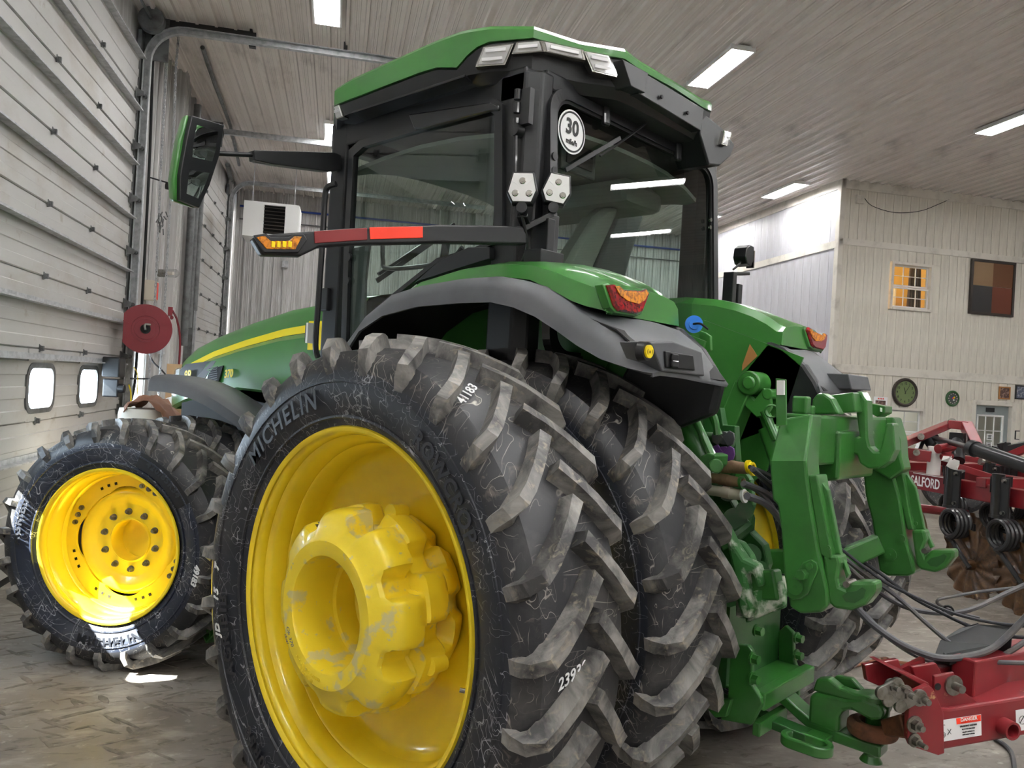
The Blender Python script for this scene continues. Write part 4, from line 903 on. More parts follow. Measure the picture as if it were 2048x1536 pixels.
# mirror, left
mir=empty('left_mirror',T)
mc=PX(405,315,'y',1.30); nm=(Vector(CAMP)-mc).normalized(); nm=(V(.30,-1,-.02)).normalized()
def mpt(px,py,off=0):
    d=_F+_R*((px-1024)/FPX)-_U*((py-768)/FPX); t=(mc-nm*off-Vector(CAMP)).dot(nm)/d.dot(nm); return Vector(CAMP)+d*t
sh=[(377,228),(446,248),(436,310),(416,370),(395,417),(352,402),(349,360),(362,280)]
P=[mpt(*p) for p in sh]; cm=sum(P,V(0,0,0))/len(P)
g=G(); g.loft([[cm+(p-cm)*.92-nm*.075+V(.012,0,0) for p in P],[cm+(p-cm)*.99-nm*.04+V(.004,0,0) for p in P],[p-nm*.012 for p in P]]); g.obj('mirror_shell','green_paint',mir,bev=.01,smooth=30)
fr=[(381,231),(446,250),(436,312),(417,370),(396,416),(357,400),(358,350),(370,280)]
P=[mpt(*p) for p in fr]; g=G(); g.loft([[p-nm*.02 for p in P],[p+nm*.01 for p in P]]); g.obj('mirror_frame','black_paint',mir,bev=.004,smooth=0)
for pts in (((386,238),(441,256),(434,305),(426,333),(374,322),(377,280)),((371,330),(423,340),(410,375),(394,406),(363,393))):
    P=[mpt(*p) for p in pts]; c=sum(P,V(0,0,0))/len(P); rows=[[c+(p-c)*s+nm*(.016-.010*s*s) for p in P] for s in (1,.75,.5,.25,.02)]
    g=G(); g.loft(rows); g.obj('mirror_glass','mirror_glass',mir,smooth=80)
g=G(); g.cyl(mpt(436,307,.03),PX(505,310,'y',1.40),.013,n=10); P=[PX(x,y,'y',1.40) for x,y in ((502,302),(662,306),(676,312),(676,342),(650,344),(540,330),(504,322))]; g.loft([[p-V(0,.03,0) for p in P],[p+V(0,.03,0) for p in P]]); g.obj('mirror_arm','black_plastic',mir,bev=.006,smooth=0)
P=[PX(x,y,'y',1.365) for x,y in ((508,320),(540,327),(556,333),(510,326))]; g=G(); g.loft([P,[p+V(0,.02,0) for p in P]]); g.obj('side_lamp','lens_clear',mir,smooth=0)
# right pillar: small lamp and bracket
rp=empty('right_pillar_lamp',T)
c=PX(1485,514,'y',-.05); g=G(); g.prism([(-.045,.05),(.0,.075),(.055,.07),(.06,-.01),(.03,-.06),(-.03,-.05),(-.055,-.01)],'y',-.05,.04); g.v=[tuple(Vector(p)+c) for p in g.v]; g.obj('lamp_body','black_paint',rp,bev=.006,smooth=0)
g=G(); g.box(c+V(.055,-.03,-.01),(.012,.05,.11)); g.obj('lamp_rim','chrome',rp,smooth=0)
g=G(); g.beam(c+V(-.16,0,-.13),c+V(.06,0,-.10),.06,.02); g.beam(c+V(-.15,0,-.12),c+V(-.15,0,-.34),.07,.05); g.tube([c+V(-.12,0,-.10),c+V(-.08,-.02,-.06),c+V(-.03,0,-.03)],.008,n=6); g.box(c+V(-.07,0,-.25),(.055,.07,.13)); g.box(c+V(-.10,0,-.36),(.09,.06,.06)); g.obj('lamp_bracket','black_paint',rp,bev=.006,smooth=0)
# ---- rear fenders -------------------------------------------------------
LO=[(1.12,1.62),(1.02,1.82),(.925,1.975),(.815,2.093),(.636,2.168),(.382,2.207),(.091,2.216),(-.088,2.214),(-.216,2.190),(-.339,2.149),(-.449,2.095),(-.56,2.035),(-.675,1.985),(-.80,1.955),(-.90,1.942)]
HI=[(1.13,1.66),(1.04,1.88),(.95,2.03),(.80,2.17),(.60,2.272),(.40,2.306),(.12,2.326),(-.09,2.326),(-.22,2.304),(-.349,2.272),(-.475,2.206),(-.60,2.165),(-.72,2.125),(-.83,2.05),(-.905,1.965)]
def fender(s):
    f=empty('left_fender' if s<0 else 'right_fender',T)
    rows=[]
    for i,((ya,za),(yb,zb)) in enumerate(zip(LO,HI)):
        if i<11:
            k=0 if i<9 else 1; r=[V(s*1.10,ya,za),V(s*1.095,ya*.5+yb*.5,za*.5+zb*.5),V(s*1.075,yb,zb),V(s*1.03,yb,zb+.006),V(s*.95,yb-.01*k,zb+.006),V(s*.80,yb-.02*k,zb),V(s*.62,yb-.02*k,zb-.02)]
            rows.append(r)
    rows+= [[V(s*x,y,z) for x,y,z in r] for r in (
      ((1.10,-.56,2.035),(1.09,-.535,2.09),(1.065,-.51,2.172),(1.03,-.52,2.182),(.93,-.56,2.178),(.80,-.60,2.16),(.55,-.62,2.16)),
      ((1.10,-.675,1.985),(1.09,-.66,2.04),(1.06,-.63,2.125),(1.02,-.64,2.140),(.92,-.675,2.152),(.78,-.69,2.155),(.53,-.68,2.140)),
      ((1.10,-.80,1.955),(1.09,-.78,1.99),(1.055,-.745,2.06),(1.02,-.75,2.075),(.92,-.765,2.085),(.75,-.785,2.085),(.525,-.785,2.065)),
      ((1.095,-.865,1.943),(1.085,-.86,1.96),(1.05,-.835,2.00),(1.01,-.84,2.01),(.90,-.845,2.01),(.72,-.85,2.005),(.525,-.845,1.99)),
      ((1.09,-.90,1.940),(1.08,-.905,1.943),(1.045,-.905,1.950),(1.0,-.906,1.950),(.88,-.905,1.945),(.70,-.90,1.935),(.49,-.885,1.925)),
      ((1.085,-.898,1.925),(1.075,-.90,1.928),(1.04,-.90,1.933),(1.0,-.90,1.933),(.88,-.90,1.93),(.70,-.895,1.92),(.495,-.88,1.912)))]
    g=G(); g.sheet(rows,.012*(-s)); g.obj('fender_flare','grey_plastic',f,smooth=66)
    # panel line cover, control box
    g=G(); P=[PX(x,y,'y',-.88) if s<0 else None for x,y in ((1284,684),(1330,682),(1388,703),(1394,752),(1308,742))] if s<0 else [V(.70,-.905,2.03),V(1.0,-.905,2.03),V(1.02,-.92,1.955),V(.72,-.92,1.95)]
    g.loft([[p+V(0,.10,0) for p in P],[p+V(0,-.035,-.0) for p in P]]); bx=g.obj('control_housing','black_plastic' if False else 'grey_plastic',f,bev=.006,smooth=0)
    if s<0:
        P=[PX(x,y,'y',-.917) for x,y in ((1328,702),(1384,711),(1388,741),(1330,735))]; g=G(); g.loft([[p+V(0,.01,0) for p in P],[p-V(0,.006,0) for p in P]]); g.obj('control_plate','black_plastic',bx,smooth=0,bev=.003)
        for px,py in ((1349,715),(1349,728)): c=PX(px,py,'y',-.927); G().box(c,(.045,.012,.026)).obj('rocker_switch','black_paint',bx,smooth=0,bev=.004)
        c=PX(1296,703,'y',-.93); g=G(); g.cyl(c+V(0,.03,0),c-V(0,.0,0),.036,.032,n=24); g.obj('button_ring','black_paint',bx); g=G(); g.cyl(c,c-V(0,.008,0),.023,n=20); g.obj('pto_button','stripe_yellow',bx); g=G(); text(g,'( o )',frame3(c-V(0,.009,0),(1,0,0),(0,0,1)),.02,.0003); g.obj('button_print','black_print',bx,smooth=0)
    else:
        g=G(); P=[V(.76,-.93,2.01),V(.95,-.93,2.01),V(.96,-.94,1.965),V(.77,-.94,1.96)]; g.loft([P,[p-V(0,.01,0) for p in P]]); g.obj('control_plate','black_plastic',bx,smooth=0)
    # green top shell
    # (y, z edge at x=1.07.., z ridge x=.85, z inner x=.55)
    GT=[(.95,.98,2.03,2.10,2.16),(.75,.98,2.20,2.25,2.30),(.50,1.0,2.30,2.36,2.40),(.20,1.02,2.335,2.405,2.44),(-.05,1.03,2.335,2.418,2.45),(-.25,1.04,2.31,2.405,2.43),(-.38,1.045,2.26,2.375,2.40),(-.48,1.05,2.215,2.345,2.365),(-.56,1.05,2.19,2.315,2.325),(-.62,1.05,2.178,2.295,2.285)]
    rows=[]
    for y,xo,ze,zr,zi in GT:
        rows.append([V(s*xo,y,ze),V(s*(xo-.012),y,ze*.35+zr*.65),V(s*.95,y,zr-.006),V(s*.84,y,zr+.006),V(s*.68,y,(zr+zi)/2+.008),V(s*.56,y,zi-.01),V(s*.525,y,zi-.05),V(s*.52,y,2.14 if y<-.3 else 1.9)])
    rows.append([V(s*x,y,z) for x,y,z in ((1.05,-.652,2.17),(1.038,-.652,2.255),(.95,-.652,2.282),(.84,-.652,2.285),(.68,-.652,2.278),(.565,-.652,2.262),(.53,-.652,2.235),(.52,-.652,2.17))])
    rows.append([V(s*x,y,z) for x,y,z in ((1.05,-.66,2.165),(1.036,-.66,2.165),(.95,-.66,2.163),(.84,-.66,2.163),(.68,-.66,2.163),(.565,-.66,2.163),(.53,-.66,2.163),(.52,-.655,2.163))])
    g=G(); g.sheet(rows,.01*(-s)); gt=g.obj('fender_top','green_paint',f,smooth=32)
    g=G(); n=len(rows[-1]); 
    g.prism([(.5,1.3),(1.0,1.6),(.95,2.05),(.5,2.25),(-.2,2.3),(-.78,2.1),(-.62,1.5),(-.3,1.2)],'x',s*.50,s*.515); g.obj('inner_panel','green_paint',f,smooth=0)
    g=G(); 
    rr=[[(s*.53,y*.98,z-.03),(s*1.06,y*.985,z-.03)] for y,z in HI]; g.sheet(rr,.006); g.obj('liner','liner',f)
    g=G(); g.prism([(-.58,2.185),(-.68,2.15),(-.79,2.065),(-.85,1.985),(-.885,1.92),(-.86,1.80),(-.40,1.60),(-.28,1.72),(-.45,2.02)],'x',s*.565,s*.50); g.obj('inner_skirt','liner' if False else 'black_plastic',f,bev=.02,smooth=0)
    # tail lamp
    base=[(1212,571),(1222,569),(1238,580),(1280,582),(1290,578),(1296,588),(1282,624),(1272,628),(1235,622),(1226,612)]
    n=V(0,-1,.12).normalized(); p0=V(-.9,-.672,2.225)
    P=[PN(x,y,p0,n) for x,y in base]; Q=[PN(x,y,p0,n) for x,y in ((1224,574),(1232,573),(1243,583),(1278,585),(1286,581),(1291,587),(1283,602),(1271,609),(1250,603),(1234,592))]
    if s>0: P=[V(-p.x,p.y,p.z) for p in P]; Q=[V(-p.x,p.y,p.z) for p in Q]; n=V(-n.x,n.y,n.z)
    c=sum(P,V(0,0,0))/len(P); sc=lambda p,k,d,c=c,n=n: c+(p-c)*k+n*d
    g=G(); g.loft([[sc(p,1.16,-.04) for p in P],[sc(p,1.12,-.002) for p in P]]); tl=g.obj('tail_lamp','green_paint',f,smooth=30,bev=.004)
    g=G(); g.loft([[sc(p,1.0,-.02) for p in P],[sc(p,1.0,.004) for p in P],[sc(p,.93,.012) for p in P]]); g.obj('red_lens','tail_red',tl,smooth=0)
    g=G(); g.loft([[sc(p,1,.008) for p in Q],[sc(p,1,.016) for p in Q]]); al_=g.obj('amber_lens','amber',tl,smooth=0)
    return f
fender(-1); fender(1)
# slow-moving-vehicle style sticker triangle on the right inner panel
g=G(); P=[PX(x,y,'x',.497) for x,y in ((1500,688),(1515,712),(1484,742),(1485,730))]; g.loft([P,[p+V(-.002,0,0) for p in P]]); g.obj('reflex_sticker','wood',T,smooth=0)
# step by the front wheel
g=G()
for a,b in (((405,1250),(440,1222)),((412,1268),(440,1243)),((420,1284),(440,1262)),((405,1250),(420,1284)),((425,1228),(428,1275))): g.beam(PX(*a,'x',-.98),PX(*b,'x',-.98),.05,.012)
g.box(V(-.9,2.15,.5),(.2,.05,.5)); g.obj('access_step','green_cast',T,smooth=0)
# ================================================================ THREE-POINT HITCH, DRAWBAR (parts of the tractor)
def PD(x,y,d): return Vector(CAMP)+(_F+_R*((x-1024)/FPX)-_U*((y-768)/FPX))*d
def yz(pts,x): return [(lambda p:(p.y,p.z))(PX(a,b,'x',x)) for a,b in pts]
def platex(name,pts,x,th,mt,parent,bev=.004,px=None):
    g=G(); g.prism(yz(pts,x if px is None else px),'x',x,x+th); return g.obj(name,mt,parent,bev=bev,smooth=0)
H3=empty('hitch_linkage',T)
for x,mt in ((.34,'green_paint'),):
    g=G(); g.beam(PX(1440,905,'x',x),PX(1496,768,'x',x),.10,.14,.10,.11,up=(1,0,0)); g.cyl(PX(1496,766,'x',x-.07),PX(1496,766,'x',x-.07)+V(.14,0,0),.062,n=24); g.cyl(PX(1496,766,'x',x+.09),PX(1496,766,'x',x+.09)+V(.05,0,0),.062,n=24); g.cyl(PX(1496,766,'x',x-.09),PX(1496,766,'x',x-.09)+V(.02,0,0),.034,n=20)
    g.obj('lift_arm','green_paint',H3,bev=.008,smooth=30)
    c=PX(1524,800,'x',x+.02); g=G()
    for dx in (-.05,.05): g.prism([(p.y,p.z) for p in [PX(a,b,'x',x) for a,b in ((1488,775),(1502,770),(1508,790),(1516,800),(1527,786),(1535,776),(1548,790),(1550,815),(1540,832),(1520,835),(1500,815),(1488,795))]],'x',x+.02+dx-.014,x+.02+dx+.014)
    g.cyl(PX(1534,788,'x',x-.05),PX(1534,788,'x',x-.05)+V(.14,0,0),.028,n=16); g.obj('link_clevis','green_paint',H3,bev=.006,smooth=0)
    g=G(); g.cyl(PX(1530,830,'x',x),PX(1541,862,'x',x),.030,n=16); g.cyl(PX(1537,855,'x',x),PX(1565,935,'x',x),.052,n=18); g.cyl(PX(1560,925,'x',x),PX(1600,1060,'x',x),.035,n=12); g.obj('lift_link','green_paint',H3)
    g=G(); g.cyl(PX(1527,822,'x',x-.06),PX(1552,880,'x',x-.06),.018,n=10); g.lathe([(-.005,.030),(0,.036),(.005,.030),(0,.025)],20,PX(1543,822,'x',x-.09),(1,.4,.2),close=True); g.obj('link_pin','green_cast',H3)
for x in (-.40,):
    g=G(); g.cyl(PX(1362,800,'x',x),PX(1402,900,'x',x),.030,n=14); g.cyl(PX(1372,845,'x',x),PX(1418,940,'x',x),.058,n=20); g.obj('lift_cylinder','green_cast',H3)
    g=G(); g.cyl(PX(1376,806,'x',x-.05),PX(1430,925,'x',x-.05),.017,n=12); g.cyl(PX(1374,812,'x',x-.08),PX(1374,812,'x',x+.02),.024,n=14); g.lathe([(-.005,.03),(0,.036),(.005,.03),(0,.025)],20,PX(1382,806,'x',x-.07),(1,.5,0),close=True); g.obj('stabiliser_rod','green_cast',H3)
    g=G(); g.tube([PX(1398,850,'x',x+.12),PX(1402,826,'x',x+.12),PX(1420,822,'x',x+.12),PX(1430,840,'x',x+.12),PX(1434,870,'x',x+.12)],.016,n=8); g.tube([PX(1392,812,'x',x+.15),PX(1412,812,'x',x+.15),PX(1424,836,'x',x+.15),PX(1440,870,'x',x+.15)],.014,n=8); g.obj('hydraulic_pipe','green_cast',H3)
    g=G(); g.prism(yz(((1412,912),(1430,905),(1444,910),(1442,930),(1430,940),(1415,938)),x-.03),'x',x-.09,x+.03); g.cyl(PX(1432,932,'x',x-.1),PX(1432,932,'x',x+.06),.03,n=14); g.obj('rod_bracket','green_cast',H3,bev=.006,smooth=0)
platex('mount_plate',((1330,800),(1386,790),(1390,830),(1440,815),(1446,850),(1470,852),(1472,920),(1450,1010),(1470,1100),(1400,1120),(1360,950)),.02,.05,'green_dark',H3,px=.02)
platex('mount_plate',((1420,940),(1462,1000),(1498,1060),(1528,1090),(1536,1130),(1525,1160),(1440,1150)),-.12,.06,'green_dark',H3,.01)
platex('mount_plate',((1470,855),(1475,920),(1500,960),(1505,1010),(1490,1060),(1460,1040),(1455,900)),.05,.05,'green_cast',H3,.01)
for k,(px,py,w) in enumerate(((1500,1110,.05),(1520,1140,.04),(1470,1040,.055),(1490,1020,.04),(1455,985,.04))):
    g=G(); g.cyl(PX(px,py,'x',-.15),PX(px,py,'x',.1),w,n=18); g.obj('boss','green_dark',H3)
g=G(); g.tube([PX(1440,1010,'x',-.1),PX(1470,1050,'x',-.1),PX(1500,1075,'x',-.08),PX(1516,1090,'x',-.05)],.02,n=8); g.tube([PX(1440,1090,'x',-.2),PX(1475,1070,'x',-.15),PX(1500,1050,'x',-.1)],.028,n=8); g.obj('steel_pipe','green_dark',H3)
# couplers and dust caps
for (a,b,r,mt,nm) in (((1440,880),(1466,882),.036,'green_dark','coupler_body'),((1440,905),(1464,906),.034,'liner','coupler_body'),((1440,931),(1502,938),.030,'mud_brown','coupler'),((1440,958),(1488,966),.026,'mud_brown','coupler'),((1446,984),(1494,992),.027,'faded_label','coupler')):
    g=G(); A=PX(*a,'x',-.16);Bq=PX(*b,'x',-.16); g.cyl(A-V(0,-.12,0),A,r*.9,n=14); g.cyl(A,A.lerp(Bq,.35),r*1.05,n=16); g.cyl(A.lerp(Bq,.35),Bq,r,r*.8,n=16); g.obj(nm,mt,H3)
for px,py,mt in ((1498,934,'stripe_yellow'),(1505,938,'stripe_yellow'),(1484,966,'green_paint'),(1488,992,'white_paint')):
    c=PX(px,py,'x',-.17); g=G(); g.lathe([(-.006,.020),(-.006,.031),(.006,.031),(.006,.020)],20,c,(.0,1,-.2),close=True); g.obj('colour_ring',mt,H3)
for px,py,mt in ((1448,876,'hose_rubber'),(1448,906,'purple')):
    c=PX(px,py,'x',-.20); g=G()
    for s in (-1,1): g.prism([(0,.004),(s*.028,.036),(s*.05,.026),(s*.056,.0),(s*.05,-.024),(s*.024,-.034),(0,-.004)],'x',-.012,.0)
    g.cyl((-.01,0,0),(.05,0,0),.03,n=16); g.v=[tuple(c+Vector(p)) for p in g.v]; g.obj('dust_cap',mt,H3,bev=.003,smooth=0)
platex('socket_panel',((1393,793),(1420,785),(1421,813),(1394,816)),-.30,-.03,'black_plastic',H3)
c=PX(1406,802,'x',-.34); g=G(); g.cyl(c,c-V(.015,0,0),.03,n=18); g.obj('socket_lid','liner',H3)
g=G(); c=PX(1387,649,'x',-.46); g.cyl(c,c-V(.012,.01,0),.038,n=28); g.cyl(c-V(.012,.01,0),c-V(.02,.016,0),.022,n=20); bc=g.obj('filler_cap','blue_cap',H3,label='bright blue filler cap'); g=G(); g.tube([c-V(.02,.01,0),c+V(-.03,-.05,.0),c+V(-.0,-.07,-.02)],.005,n=6); g.obj('cap_strap','liner',bc)
platex('cap_bracket',((1397,660),(1410,665),(1420,672),(1421,700),(1400,712)),-.42,.02,'green_paint',H3,.003)
# lower links
g=G(); x=-.46
platex('lower_link',((1455,1075),(1482,1085),(1500,1110),(1520,1160),(1535,1150),(1566,1155),(1566,1218),(1500,1240),(1470,1235),(1470,1180)),x+.08,.05,'green_muddy',H3,.01)
platex('link_casting',((1448,1050),(1466,1088),(1486,1118),(1512,1130),(1524,1172),(1512,1176),(1505,1148),(1490,1148),(1499,1195),(1508,1222),(1500,1238),(1484,1236),(1474,1210),(1470,1170),(1455,1100)),x-.02,.07,'green_muddy',H3,.014)
platex('sway_block',((1484,1190),(1560,1162),(1566,1212),(1490,1248)),x+.02,.05,'green_muddy',H3,.01)
for a_,b_ in (((.30,-.4,1.0),(.45,-1.15,1.14)),((-.30,-.4,.95),(-.42,-1.12,1.14))): g=G(); g.beam(a_,b_,.06,.12); g.obj('lower_link','green_cast',H3,bev=.01,smooth=0)
g=G(); g.beam(PX(1680,1122,'x',.30),PX(1760,1086,'x',.42),.05,.10,.05,.09,up=(0,0,1)); g.obj('sway_bar','green_cast',H3,bev=.01,smooth=0)
# drawbar support cage
DB=empty('drawbar_frame',T)
PLT=((1461,1290),(1495,1290),(1504,1303),(1503,1369),(1522,1397),(1524,1410),(1502,1451),(1440,1440),(1455,1394))
platex('side_plate',PLT,-.30,.03,'green_cast',DB,.006)
g=G(); P=yz(((1574,1249),(1590,1264),(1591,1318),(1600,1342),(1600,1392),(1580,1400),(1560,1330),(1560,1262)),.26); g.prism(P,'x',.24,.27); g.obj('side_plate','green_cast',DB,bev=.006,smooth=0)
a=PX(1521,1399,'x',-.28); b=V(.26,a.y,a.z); 
g=G(); g.b2((-.28,a.y-.02,a.z-.045),(.25,a.y+.03,a.z+.03)); g.b2((-.28,a.y+.03,a.z-.0),(.25,a.y+.24,a.z+.012)); g.b2((-.28,a.y-.005,a.z-.16),(.0,a.y+.03,a.z-.10)); g.obj('cross_bar','green_cast',DB,bev=.006,smooth=0)
g=G(); g.b2((-.28,a.y+.16,a.z),(.25,a.y+.2,a.z+.35)); g.obj('back_plate','green_dark',DB,smooth=0)
for px,py,x in ((1503,1316,-.31),(1502,1356,-.31),(1592,1275,.24),(1591,1309,.24),(1511,1260,-.2)):
    g=G(); c=PX(px,py,'x',x); g.hexbolt(c+V(0,.0,0),(-.1,-1,0),.020,.035); g.obj('bolt','green_cast',DB,smooth=0)
platex('side_brace',((1418,1395),(1462,1400),(1452,1434),(1430,1436),(1416,1420)),-.33,.03,'green_cast',DB,.004)
# drawbar
zb=[(-.45,.60),(-.80,.60),(-.92,.583),(-1.0,.555),(-1.07,.515),(-1.14,.480),(-1.22,.468),(-1.42,.465)]
rows=[]
for i,(y,z) in enumerate(zb):
    rows.append([V(-.05,y,z-.025),V(.05,y,z-.025),V(.05,y,z+.025),V(-.05,y,z+.025)])
db=empty('drawbar',T)
G().loft(rows).obj('bar','green_cast',db,bev=.008,smooth=30)
g=G(); g.loft([[V(-.20,-.55,.50),V(-.12,-.55,.50),V(-.12,-.55,.54),V(-.20,-.55,.54)],[V(-.15,-1.15,.44),V(-.06,-1.15,.44),V(-.06,-1.15,.475),V(-.15,-1.15,.475)]]); g.obj('lower_strap','green_dark',db,bev=.005,smooth=0)
# safety chain loop
g=G(); c=V(-.18,-1.17,.455); n=40
loop=[(.05*math.cos(t)+0,(.13 if True else 0)*math.sin(t)) for t in [2*PI*i/n for i in range(n)]]
def stad(L,r): return [(r*math.cos(t),(L if math.sin(t)>=0 else -L)+r*math.sin(t)) for t in [2*PI*(i+.5)/n for i in range(n)]]
ringmesh(g,[(c.x+a,c.y+b) for a,b in stad(.045,.062)],[(c.x+a,c.y+b) for a,b in stad(.045,.036)],lambda p,h:(p[0],p[1],h),c.z-.022,c.z+.022); g.b2((c.x+.05,c.y-.06,c.z-.02),(c.x+.13,c.y+.06,c.z+.02)); g.obj('chain_loop','green_cast',db,bev=.006,smooth=30)
# hammer strap clevis and pin
g=G(); g.prism([(-1.125,.49),(-1.125,.61),(-1.15,.635),(-1.28,.645),(-1.34,.665),(-1.41,.66),(-1.43,.635),(-1.42,.60),(-1.38,.585),(-1.30,.605),(-1.27,.59),(-1.255,.56),(-1.255,.49)],'x',-.065,.065); cl=g.obj('clevis','green_cast',db,bev=.014,smooth=0)
g=G(); g.prism([(-1.135,.635),(-1.15,.69),(-1.20,.705),(-1.25,.68),(-1.31,.675),(-1.37,.68),(-1.40,.66),(-1.30,.64)],'x',-.06,-.005); g.prism([(-1.18,.65),(-1.20,.70),(-1.27,.71),(-1.32,.67)],'x',.015,.05); g.obj('latch_plate','green_cast',cl,bev=.008,smooth=0)
g=G(); g.cyl((0,-1.37,.41),(0,-1.37,.66),.030,n=20); g.cyl((0,-1.37,.40),(0,-1.37,.425),.045,.03,n=20); g.cyl((0,-1.37,.60),(0,-1.37,.675),.062,n=28); g.obj('hitch_pin','green_cast',db)
# ================================================================ QUICK HITCH
Q=thing('quick_hitch','green A-frame implement coupler with two lower hooks and a tall centre hook','coupler',(0,-1.2,1.1)); QO=V(0,-1.2,1.1)
def qp(name,pts,x,th,mt='green_cast',bev=.006,parent=Q,px=None):
    P=[(y-QO.y,z-QO.z) for y,z in yz(pts,x if px is None else px)]; g=G(); g.prism(P,'x',x,x+th); return g.obj(name,mt,parent,bev=bev,smooth=0)
def leg(x0,x1,top,low,inn):
    """low: outer face outline at x0; top: upper edge of sloping shoulder at x=inn"""
    pass
Lf=((1538,922),(1612,922),(1614,950),(1622,1010),(1637,1100),(1655,1180),(1657,1212),(1642,1226),(1600,1228),(1579,1214),(1567,1150),(1561,1060),(1554,1010),(1544,1000))
g=G(); P=[PX(a,b,'x',-.56)-QO for a,b in Lf]; g.loft([P,[p+V(.13,0,0) for p in P]])
T0=[PX(1538,922,'x',-.56)-QO,PX(1612,922,'x',-.56)-QO]; T1=[PX(1560,838,'x',-.47)-QO,PX(1625,828,'x',-.47)-QO]
g.loft([[T0[0],T0[1],T1[1],T1[0]],[T0[0]+V(.13,0,-.0),T0[1]+V(.13,0,0),T1[1]+V(.10,0,-.0),T1[0]+V(.10,0,0)]])
g.obj('left_leg','green_cast',Q,bev=.010,smooth=0)
Rf=((1724,925),(1780,925),(1800,1000),(1812,1080),(1826,1130),(1830,1146),(1815,1153),(1775,1152),(1758,1142),(1752,1100),(1743,1040),(1735,1010),(1730,990))
g=G(); P=[PX(a,b,'x',.43)-QO for a,b in Rf]; g.loft([P,[p+V(.13,0,0) for p in P]])
P=[PX(a,b,'x',.40)-QO for a,b in ((1724,926),(1716,838),(1787,834),(1800,880),(1802,915),(1808,940),(1780,960))]; g.loft([P,[p+V(.12,0,0) for p in P]])
g.obj('right_leg','green_cast',Q,bev=.010,smooth=0)
# rear rails with latch levers
for s,rail,lev,hook,slot,x in ((-1,((1616,950),(1634,950),(1640,985),(1660,1090),(1668,1130),(1640,1108)),((1629,957),(1634,952),(1656,981),(1680,1105),(1698,1149),(1692,1158),(1678,1108),(1655,1108)),
        ((1645,1108),(1676,1110),(1680,1127),(1675,1158),(1678,1173),(1690,1178),(1702,1164),(1749,1164),(1751,1186),(1731,1211),(1702,1222),(1668,1217),(1656,1205)),((1684,1192),(1694,1184),(1712,1182),(1724,1174),(1732,1180),(1728,1195),(1710,1206),(1692,1204)),-.545),
    (1,((1780,930),(1802,930),(1808,960),(1820,1030),(1828,1060),(1815,1060),(1800,1000)),((1808,952),(1814,948),(1831,975),(1848,1055),(1867,1094),(1860,1098),(1846,1062),(1825,1060)),
        ((1822,1060),(1848,1060),(1853,1080),(1845,1100),(1850,1112),(1862,1100),(1908,1100),(1908,1116),(1892,1136),(1870,1146),(1842,1140),(1832,1131)),((1853,1124),(1862,1116),(1876,1113),(1888,1108),(1894,1112),(1888,1124),(1874,1134),(1860,1132)),.45)):
    qp('rail',rail,x,.10,bev=.006); qp('latch_lever',lev,x+.035,.03,bev=.004)
    h=qp('lower_hook',hook,x,.085,bev=.012); qp('hook_pocket',slot,x-.001,.004,'green_dark',.001,h)
    g=G(); c=PX(*((1700,1166) if s<0 else (1853,1100)),'x',x+.04)-QO; g.cyl(c-V(.04,0,0),c+V(.04,0,0),.012,n=10); g.obj('hook_seat','steel',h)
bp=qp('boss_plate',((1572,1190),(1576,1174),(1606,1124),(1622,1118),(1634,1126),(1636,1140),(1616,1188),(1602,1198),(1584,1200)),-.572,.012,bev=.004)
for px,py,r,h in ((1592,1173,.030,.012),(1608,1148,.020,.035),(1620,1132,.012,.012)):
    c=PX(px,py,'x',-.572)-QO; g=G(); g.cyl(c,c-V(h,0,0),r,n=(6 if r==.020 else 24)); g.cyl(c-V(h,0,0),c-V(h+.002,0,0),r*.25,n=8); g.obj('bolt','green_cast',bp,smooth=0,bev=.002)
for px,py,r in ((1780,1109,.030),(1803,1077,.018),(1832,1047,.008),(1657,1095,.008)):
    x=.428 if px>1700 else -.55; c=PX(px,py,'x',x)-QO; g=G(); g.cyl(c,c-V(.007,0,0),r,n=22); g.cyl(c-V(.006,0,0),c-V(.009,0,0),r*.2,n=8); g.obj('bolt','green_cast',Q,smooth=0)
# cross beam, crown and centre hook
yb=T1[0].y; ya=T1[1].y; zt=T1[0].z
zt2=PX(1630,830,'x',-.4).z-QO.z
g=G(); P=[(ya,zt2),(yb,zt2),(yb,zt2-.18),(ya,zt2-.20)]; g.prism(P,'x',-.40,.48)
g.obj('cross_beam','green_cast',Q,bev=.012,smooth=0)
g=G(); P=[(ya-.02,zt2-.06),(yb,zt2-.06),(yb,zt2-.29),(ya-.02,zt2-.26)]; g.prism(P,'x',-.22,.20); g.obj('beam_gusset','green_cast',Q,bev=.012,smooth=0)
qp('crown_plate',((1622,822),(1624,799),(1633,787),(1646,785),(1663,797),(1680,829),(1629,829)),-.24,.06,bev=.014)
qp('crown_box',((1661,790),(1706,784),(1712,824),(1683,826)),-.13,.16,bev=.006)
ch=qp('centre_hook',((1706,786),(1721,781),(1733,801),(1735,876),(1739,893),(1748,903),(1757,903),(1761,892),(1772,846),(1786,846),(1790,900),(1779,923),(1758,937),(1736,938),(1719,927),(1713,910),(1696,904),(1694,877),(1718,872)),-.055,.08,bev=.010)
qp('hook_tip',((1772,846),(1786,846),(1790,895),(1763,893)),.02,.04,bev=.006)
qp('top_latch',((1738,806),(1770,812),(1770,826),(1754,834),(1736,824)),.12,.10,bev=.004)
qp('latch_slot',((1760,815),(1764,816),(1764,824),(1760,823)),.117,.004,'white_print',0)
g=G(); c=PX(1603,810,'x',-.38)-QO; g.box(c,(.05,.06,.07)); g.box(c+V(0,0,-.045),(.09,.12,.02)); g.cyl(c+V(.09,0,-.04),c+V(.09,0,-.0),.02,n=12); g.obj('top_stud','green_cast',Q,bev=.008,smooth=0)
